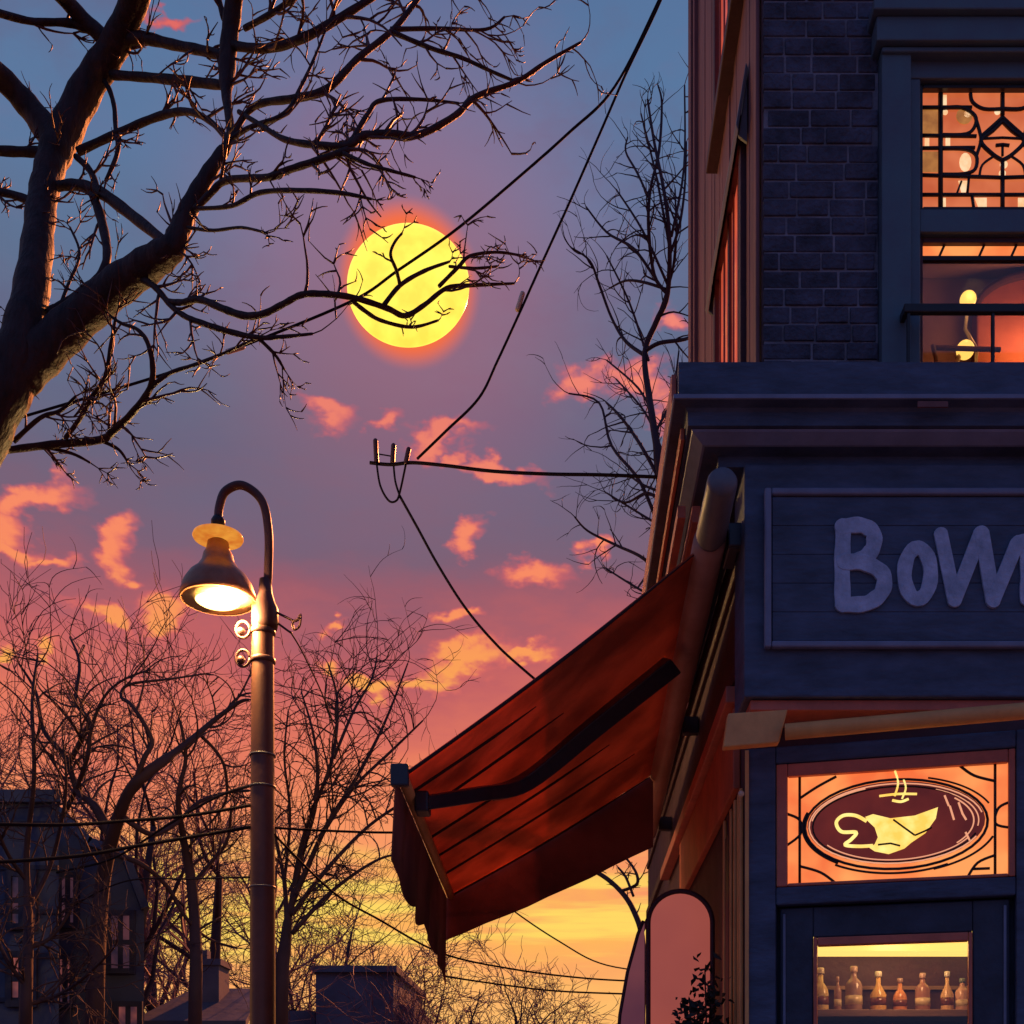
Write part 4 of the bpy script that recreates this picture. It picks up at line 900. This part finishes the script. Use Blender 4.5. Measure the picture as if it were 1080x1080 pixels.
mt_ = thing('bare_tree', (xat(298, 14.5), 14.5, 0), 'many stemmed bare tree fanning out right of the lamp pole', 'tree', FG)
def ml(p, t=14, L=1.0, nm='limb'): slimb(p, t, L, nm, 14.5, mt_, .011, 0)
ml([(292, 1330, 24), (297, 1060, 18), (301, 1000, 15), (306, 960, 11), (320, 925, 9), (345, 870, 7), (375, 822, 6), (405, 764, 4), (430, 700, 2)], 16, 1.0, 'trunk')
ml([(303, 985, 9), (300, 930, 7), (290, 880, 5), (284, 830, 3)], 8)
ml([(306, 965, 9), (318, 905, 7), (334, 842, 6), (332, 782, 4), (318, 730, 2)])
ml([(308, 965, 8), (342, 920, 7), (388, 872, 5), (432, 842, 4), (462, 822, 2)])
ml([(306, 960, 8), (316, 900, 7), (328, 860, 6), (350, 802, 5), (356, 742, 4), (346, 700, 2)], 16)
ml([(308, 985, 8), (350, 940, 6), (400, 906, 4), (436, 900, 2)], 12)
ml([(340, 880, 6), (372, 832, 5), (415, 790, 4), (446, 760, 2)], 14)
ml([(352, 800, 5), (372, 752, 4), (392, 716, 3), (398, 690, 2)], 12)
ml([(300, 930, 5), (306, 860, 4), (300, 800, 3), (304, 750, 2)], 12)
vt = thing('bare_tree', (xat(20, 12.5), 12.5, 0), 'dark tangled tree in front of the flat roofed house at the left edge', 'tree', FG)
def vl(p, t=12, L=.8, nm='limb'): slimb(p, t, L, nm, 12.5, vt, .012, 0)
vl([(26, 1330, 22), (27, 1080, 17), (30, 980, 13), (28, 900, 10), (36, 820, 7), (34, 740, 5), (40, 690, 3)], 16, .9, 'trunk')
vl([(29, 960, 9), (50, 920, 7), (62, 880, 6), (70, 830, 4), (66, 780, 2)])
vl([(28, 1000, 9), (52, 990, 6), (74, 960, 5), (84, 920, 3)], 14)
vl([(29, 930, 8), (8, 900, 6), (-6, 860, 5), (-8, 800, 3)])
vl([(27, 1040, 8), (6, 1010, 6), (-10, 970, 4)], 12)
vl([(27, 1060, 8), (60, 1050, 6), (90, 1030, 5), (120, 1000, 3)], 14)
# curved tree seen through the gap beside the screen
ct = thing('bare_tree', (xat(668, 13), 13, 0), 'curved bare tree in the gap between awning and arched screen', 'tree')
slimb([(672, 1330, 14), (676, 1100, 12), (678, 1000, 10), (668, 960, 9), (650, 935, 8), (625, 918, 7), (598, 914, 5), (580, 912, 3)], 6, .3, 'trunk', 13, ct)
slimb([(676, 985, 7), (690, 955, 6), (700, 930, 5), (715, 900, 4)], 6, .3, Y=13, root=ct)
slimb([(655, 940, 5), (672, 932, 5), (668, 915, 4), (650, 895, 3), (630, 882, 2)], 12, .25, Y=13, root=ct)
slimb([(668, 945, 4), (660, 925, 4), (652, 915, 3)], 6, .2, Y=13, root=ct)

# ------------------------------------------------------------------ far houses
def house_windows(root, rects, Y, mat='far_window'):
    for kw, (x0, y0, x1, y1) in enumerate(rects):
        mat = ('far_window_dim', 'far_window')[kw % 2]
        a, b = at(x0, y1, Y), at(x1, y0, Y)
        f = MB(); t = .07
        f.box(a.x - t, a.x, Y - .06, Y - .002, a.z - t, b.z + t); f.box(b.x, b.x + t, Y - .06, Y - .002, a.z - t, b.z + t); f.box(a.x, b.x, Y - .058, Y - .002, b.z, b.z + t); f.box(a.x, b.x, Y - .09, Y - .002, a.z - t, a.z)
        f.box((a.x + b.x) / 2 - .03, (a.x + b.x) / 2 + .03, Y - .05, Y - .022, a.z, b.z); f.box(a.x, b.x, Y - .048, Y - .024, (a.z + b.z) / 2 - .03, (a.z + b.z) / 2 + .03)
        w = f.build('window', 'house_trim', root); MB().box(a.x, b.x, Y - .02, Y - .003, a.z, b.z).build('pane', mat, w)
YH = 14.0
h1 = thing('town_house', at(0, 900, YH), 'dark blue house with a flat roofed top and dim windows at left edge', 'house'); h1.location.z = 0; WL[h1.name] = Vector(h1.location)
a, b = at(-120, 848, YH), at(62, 848, YH)
SK = Vector((-1.0, 2.2, 0))
MB().slab([(a.x, YH, 0), (b.x, YH, 0), (b.x, YH, a.z), (a.x, YH, a.z)], SK).build('wall', 'house', h1)
MB().slab([(a.x - .1, YH - .1, a.z + .002), (b.x + .06, YH - .1, a.z + .002), (b.x + .06, YH - .1, a.z + .14), (a.x - .1, YH - .1, a.z + .14)], SK * 1.08).build('roof', 'house_roof', h1)
mb = MB()
for i in range(5): z = a.z - .25 - i * .5; mb.box(a.x, b.x + .001, YH - .03, YH - .002, z, z + .05)
mb.build('string_course', 'house_trim', h1)
house_windows(h1, [(14, 925, 34, 975), (14, 1010, 34, 1056)], YH)
YH2 = 16.4
h2 = thing('gabled_house', at(100, 900, YH2), 'dark gabled house with three warm windows left of the lamp pole', 'house'); h2.location.z = 0; WL[h2.name] = Vector(h2.location)
P = [at(45, 1400, YH2), at(152, 1400, YH2), at(152, 960, YH2), at(132, 906, YH2), at(95, 893, YH2), at(60, 858, YH2), at(45, 852, YH2)]
for p in P[:2]: p.z = 0
P[0].x = P[6].x
MB().slab(P, (-1.9, 5, 0)).build('wall', 'house', h2)
mb = MB(); e = .12
for p, q in ((P[5], P[4]), (P[4], P[3]), (P[3], P[2])):
    d = (q - p).normalized(); nrm = Vector((-d.z, 0, d.x)) * -1
    if nrm.z < 0: nrm = -nrm
    mb.slab([p + nrm * .004 + Vector((0, -e, 0)), q + nrm * .004 + Vector((0, -e, 0)), q + nrm * .11 + Vector((0, -e, 0)), p + nrm * .11 + Vector((0, -e, 0))], (-1.97, 5.2, 0))
mb.build('roof', 'house_roof', h2)
house_windows(h2, [(66, 926, 79, 974), (64, 1012, 75, 1058), (118, 966, 138, 1022), (126, 1062, 146, 1110)], YH2)
YH3 = 19
h3 = thing('low_house', at(190, 1056, YH3), 'low house with a pale slate roof and square chimney beside lamp pole', 'house'); h3.location.z = 0; WL[h3.name] = Vector(h3.location)
a, b = at(150, 1086, YH3), at(256, 1086, YH3)
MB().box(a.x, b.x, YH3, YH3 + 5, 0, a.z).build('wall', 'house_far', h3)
r_ = MB().slab([(a.x - .1, YH3 - .2, a.z + .003), (b.x + .1, YH3 - .2, a.z + .003), (b.x - .1, YH3 + 1.6, zat(1050, YH3 + 1.6)), (a.x + .3, YH3 + 1.6, zat(1050, YH3 + 1.6))], (0, 0, .12)).build('roof', 'house_roof', h3)
c = at(206, 1080, YH3 + .8); d = at(244, 1018, YH3 + .8); ck = MB(); ck.box(c.x, d.x - .2, YH3 + .8, YH3 + 1.4, c.z, d.z); ck.box(c.x - .04, d.x - .16, YH3 + .76, YH3 + 1.44, d.z + .002, d.z + .1); ck.box(c.x + .06, c.x + .16, YH3 + .9, YH3 + 1.1, d.z + .1, d.z + .26)
ck.build('chimney', 'house_far', r_)
YH4 = 30
h4 = thing('boxy_house', at(370, 1022, YH4), 'boxy blue grey house with a flat roof under the awning corner', 'house'); h4.location.z = 0; WL[h4.name] = Vector(h4.location)
a, b = at(333, 1026, YH4), at(415, 1026, YH4)
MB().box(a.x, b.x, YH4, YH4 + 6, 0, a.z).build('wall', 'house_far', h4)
MB().box(a.x - .1, b.x + .1, YH4 - .15, YH4 + 6.1, a.z + .002, a.z + .16).build('roof', 'house_roof', h4)
a, b = at(292, 1066, YH4 + .5), at(332, 1066, YH4 + .5); MB().box(a.x, b.x, YH4 + .5, YH4 + 5, 0, a.z).build('side_wing', 'house_far', h4)
a, b = at(416, 1060, YH4 + .5), at(436, 1060, YH4 + .5); MB().box(a.x, b.x, YH4 + .5, YH4 + 5, 0, a.z).build('side_wing', 'house_far', h4)

# ------------------------------------------------------------------ sun
YSUN = 2400.0; sc_ = YSUN / F
mb = MB().ball(at(430.5, 301, YSUN), 64.5 * sc_, 64, 40, (1, .3, 1)); o = mb.build('sun', 'sun', None, loc=at(430.5, 301, YSUN), smooth=True)
tag(o, 'huge round yellow sun glowing behind thin branches in the purple sky', 'sun')

# ------------------------------------------------------------------ sky
w = bpy.data.worlds.new('World'); bpy.context.scene.world = w; w.use_nodes = True
nt = w.node_tree; nd = nt.nodes; lk = nt.links
for n in list(nd): nd.remove(n)
out = nd.new('ShaderNodeOutputWorld'); bg = nd.new('ShaderNodeBackground'); lk.new(bg.outputs[0], out.inputs[0])
tc = nd.new('ShaderNodeTexCoord')
def vm(op, a, b=None, c=None):
    n = nd.new('ShaderNodeVectorMath'); n.operation = op
    for i, x in enumerate((a, b, c)):
        if x is None: continue
        if isinstance(x, (tuple, list, Vector)): n.inputs[i].default_value = tuple(x)
        elif isinstance(x, (int, float)): n.inputs['Scale'].default_value = x
        else: lk.new(x, n.inputs[i])
    return n.outputs['Value'] if op in ('DOT_PRODUCT', 'LENGTH', 'DISTANCE') else n.outputs['Vector']
def mt(op, a, b=None, c=None, clamp=False):
    n = nd.new('ShaderNodeMath'); n.operation = op; n.use_clamp = clamp
    for i, x in enumerate((a, b, c)):
        if x is None: continue
        if isinstance(x, (int, float)): n.inputs[i].default_value = x
        else: lk.new(x, n.inputs[i])
    return n.outputs[0]
def mr(x, a, b, c=0.0, d=1.0, smooth=False):
    n = nd.new('ShaderNodeMapRange'); n.clamp = True
    if smooth: n.interpolation_type = 'SMOOTHSTEP'
    lk.new(x, n.inputs[0]); n.inputs[1].default_value = a; n.inputs[2].default_value = b; n.inputs[3].default_value = c; n.inputs[4].default_value = d
    return n.outputs[0]
def mix(f, a, b, mode='MIX'):
    n = nd.new('ShaderNodeMix'); n.data_type = 'RGBA'; n.blend_type = mode
    for i, x in ((0, f), (6, a), (7, b)):
        if isinstance(x, (int, float)): n.inputs[i].default_value = x
        elif isinstance(x, (tuple, list)): n.inputs[i].default_value = x
        else: lk.new(x, n.inputs[i])
    return n.outputs[2]
def noise(vec, scale, detail=5, rough=.6):
    n = nd.new('ShaderNodeTexNoise'); n.inputs['Scale'].default_value = scale; n.inputs['Detail'].default_value = detail; n.inputs['Roughness'].default_value = rough
    lk.new(vec, n.inputs['Vector']); return n
D = vm('NORMALIZE', tc.outputs['Generated'])
sp = nd.new('ShaderNodeSeparateXYZ'); lk.new(D, sp.inputs[0])
hl = mt('SQRT', mt('ADD', mt('MULTIPLY', sp.outputs[0], sp.outputs[0]), mt('ADD', mt('MULTIPLY', sp.outputs[1], sp.outputs[1]), 1e-5)))
tl_ = mt('DIVIDE', sp.outputs[2], hl)
soft = noise(vm('MULTIPLY', D, (1, 1, 2.2)), 4.0, 5, .6)
soft2 = noise(vm('MULTIPLY', vm('ADD', D, (3.1, .7, 0)), (1, 1, 3.0)), 9.0, 6, .65)
te = mt('ADD', tl_, mt('MULTIPLY', mt('SUBTRACT', soft.outputs['Fac'], .5), .16))
te = mt('ADD', te, mt('MULTIPLY', mt('SUBTRACT', soft2.outputs['Fac'], .5), .07))
def ramp(x, stops):
    r = nd.new('ShaderNodeValToRGB'); el = r.color_ramp.elements
    el[0].position, el[0].color = stops[0]; el[1].position, el[1].color = stops[-1]
    for p, c in stops[1:-1]: e = el.new(p); e.color = c
    lk.new(x, r.inputs[0]); return r.outputs[0]
ST = [(1190, (236, 160, 96)), (1080, (255, 190, 108)), (1010, (254, 170, 100)), (965, (255, 182, 92)), (925, (250, 156, 102)), (870, (247, 146, 98)), (800, (228, 120, 96)), (720, (196, 99, 100)), (650, (154, 93, 108)),
      (590, (124, 97, 118)), (520, (107, 102, 127)), (450, (100, 107, 134)), (380, (97, 112, 142)), (300, (95, 116, 149)), (200, (93, 120, 158)), (100, (89, 120, 160)), (0, (86, 115, 156)), (-300, (66, 95, 146)), (-1400, (46, 72, 124))]
front = ramp(mt('DIVIDE', te, 2.0), [(max(0, (1190 - p) / 1300 / 2), lin(*c)) for p, c in ST])
back = ramp(mt('DIVIDE', te, 2.0), [(0, lin(88, 94, 132)), (.12, lin(76, 100, 150)), (.35, lin(66, 98, 156)), (1, lin(46, 76, 130))])
fb = mr(mt('DIVIDE', sp.outputs[1], hl), -.35, .45, smooth=True)
sky = mix(fb, back, front)
# pinker drifts and bluer holes
sky = mix(mr(soft2.outputs['Fac'], .52, .78, 0, .10), sky, lin(170, 92, 108))
soft3 = noise(vm('MULTIPLY', vm('ADD', D, (7.1, 2.7, 0)), (1, 1, 2.0)), 5.5, 6, .62)
sky = mix(mt('MULTIPLY', mr(soft3.outputs['Fac'], .46, .66, 0, .55, True), mr(tl_, .42, .6)), sky, lin(102, 98, 130))
# clouds: soft lit patches at given directions, torn by noise
warp = noise(vm('MULTIPLY', D, (1, 1, 1.8)), 17.0, 4, .55)
warp2 = noise(vm('MULTIPLY', D, (1, 1, 1.5)), 75.0, 4, .6)
Dw = vm('ADD', D, vm('SCALE', vm('SUBTRACT', warp.outputs['Color'], (.5, .5, .5)), .072))
Dw = vm('ADD', Dw, vm('SCALE', vm('SUBTRACT', warp2.outputs['Color'], (.5, .5, .5)), .010))
sp_scale = Dw.node.inputs
CL = [(342, 438, 38, 17, -4), (407, 447, 24, 12, 10), (470, 462, 46, 15, 18), (525, 498, 58, 11, -12), (485, 480, 20, 8, 30), (612, 400, 34, 18, 15), (662, 412, 46, 16, -10), (706, 352, 26, 20, 0),
      (490, 573, 26, 14, 20), (566, 610, 50, 17, 6), (626, 583, 16, 13, -20), (478, 648, 20, 10, 5), (352, 667, 18, 7, 0), (46, 530, 52, 18, 16), (18, 566, 60, 16, -12), (12, 545, 26, 26, 0), (60, 588, 30, 10, -5),
      (122, 585, 17, 32, -18), (130, 612, 16, 12, 0), (105, 650, 40, 10, -10), (176, 642, 36, 20, 12), (50, 684, 15, 17, 0), (6, 688, 18, 12, 0), (492, 700, 74, 20, 16), (455, 722, 60, 12, 10), (392, 722, 56, 13, 4),
      (330, 708, 24, 15, 0), (556, 690, 40, 10, 24), (166, 12, 34, 8, 14), (250, 1000, 60, 10, 0), (700, 430, 30, 12, 0)]
msk = None
for px, py, sx, sy, rot in CL:
    d0 = (at(px, py, 1300.0) - Vector((0, 0, CZ))); ln = d0.length; d0.normalize()
    rt_ = d0.cross(Vector((0, 0, 1))).normalized(); up = rt_.cross(d0).normalized(); ca, sa = math.cos(R(rot)), math.sin(R(rot))
    a_, b_ = rt_ * ca + up * sa, up * ca - rt_ * sa
    rel = vm('SUBTRACT', Dw, d0)
    q = vm('ADD', vm('SCALE', Vector(a_) * 0 + Vector(a_), 1.0), (0, 0, 0)) if False else None
    x_ = vm('DOT_PRODUCT', rel, a_ * (ln / sx)); y_ = vm('DOT_PRODUCT', rel, b_ * (ln / sy * .95))
    l2 = mt('ADD', mt('MULTIPLY', x_, x_), mt('MULTIPLY', y_, y_))
    v = mt('SUBTRACT', 1.0, mt('SQRT', l2))
    msk = v if msk is None else mt('MAXIMUM', msk, v)
m1 = mr(mt('ADD', msk, mt('MULTIPLY', mt('SUBTRACT', warp2.outputs['Fac'], .5), .55)), -.12, .60, smooth=True)
cc_ = ramp(mt('DIVIDE', tl_, 1.0), [(0, lin(255, 218, 110)), (.20, lin(255, 206, 96)), (.31, lin(255, 190, 84)), (.37, lin(255, 164, 86)), (.44, lin(255, 142, 98)), (.55, lin(255, 140, 108)), (.68, lin(248, 134, 118)), (.95, lin(220, 84, 78))])
edge = ramp(tl_, [(0, lin(255, 170, 96)), (.30, lin(236, 118, 96)), (.45, lin(222, 98, 104)), (.60, lin(200, 98, 116)), (.95, lin(190, 78, 84))])
core = mr(mt('ADD', msk, mt('MULTIPLY', mt('SUBTRACT', warp2.outputs['Fac'], .5), .9)), .12, .78, smooth=True)
cc2 = mix(core, edge, cc_)
sky = mix(mt('MULTIPLY', m1, .92), sky, cc2)
# bright streaks low over the horizon
stn = noise(vm('MULTIPLY', D, (3.0, 3.0, 42.0)), 1.6, 4, .55)
band = mt('MULTIPLY', mr(tl_, .10, .165, smooth=True), mr(tl_, .24, .185, smooth=True))
sky = mix(mt('MULTIPLY', mt('MULTIPLY', band, mr(stn.outputs['Fac'], .42, .60, smooth=True)), mr(sp.outputs[1], .3, .7)), sky, lin(255, 216, 100))
# aureole of the sun
sd = (at(430.5, 301, 1300.0) - Vector((0, 0, CZ))).normalized()
dist = vm('DISTANCE', D, sd)
g1 = mr(dist, .034, .050, 1, 0, True); g2 = mr(dist, .03, .19, 1, 0, True)
sky = mix(mt('MULTIPLY', g2, .36), sky, lin(200, 96, 104))
sky = mix(mt('MULTIPLY', g1, .9), sky, lin(255, 112, 54))
lk.new(sky, bg.inputs[0]); bg.inputs[1].default_value = 1.0

# ------------------------------------------------------------------ lamps
def light(name, kind, loc, energy, col, **k):
    l = bpy.data.lights.new(name, kind); l.energy = energy; l.color = col
    for a, b in k.items(): setattr(l, a, b)
    o = bpy.data.objects.new(name, l); C.objects.link(o); o.location = loc; return o
sl_ = light('sun_light', 'SUN', (0, 0, 30), 5.0, (1.0, .27, .075), angle=R(.5))
sdir = (at(930, 500, 1300.0) - Vector((0, 0, CZ))).normalized()   # turned right of and below the disc, to rim-light the branches
sl_.rotation_euler = (sdir).to_track_quat('Z', 'Y').to_euler()
light('street_lamp_bulb', 'POINT', (hx + .13, YL - .13, zz(655)), 165, (1.0, .60, .22), shadow_soft_size=.10)
light('shop_lamp', 'POINT', (1.55, 5.56, 2.36), 5, (1.0, .55, .24), shadow_soft_size=.08)
light('upper_room_lamp', 'POINT', (xat(1096, 6.7), 6.7, zat(350, 6.7)), 9, (1.0, .42, .14), shadow_soft_size=.12)
light('globe_lamp', 'POINT', tuple(p0 + Vector((0, -.08, 0))), 1.0, (1.0, .6, .25), shadow_soft_size=.05)

# ------------------------------------------------------------------ camera
cam = bpy.data.cameras.new('camera'); co = bpy.data.objects.new('camera', cam); C.objects.link(co)
co.location = (0, 0, CZ); co.rotation_euler = (R(90), 0, 0)
cam.sensor_width = 36; cam.lens = F / 1080 * 36; cam.shift_x = -(PX - 540) / 1080; cam.shift_y = (PY - 540) / 1080
cam.clip_start = .05; cam.clip_end = 20000
s = bpy.context.scene; s.camera = co
s.view_settings.view_transform = 'Standard'; s.view_settings.look = 'None'; s.view_settings.exposure = 0; s.view_settings.gamma = 1
s.render.resolution_x = s.render.resolution_y = 1024
s.cycles.max_bounces = 6
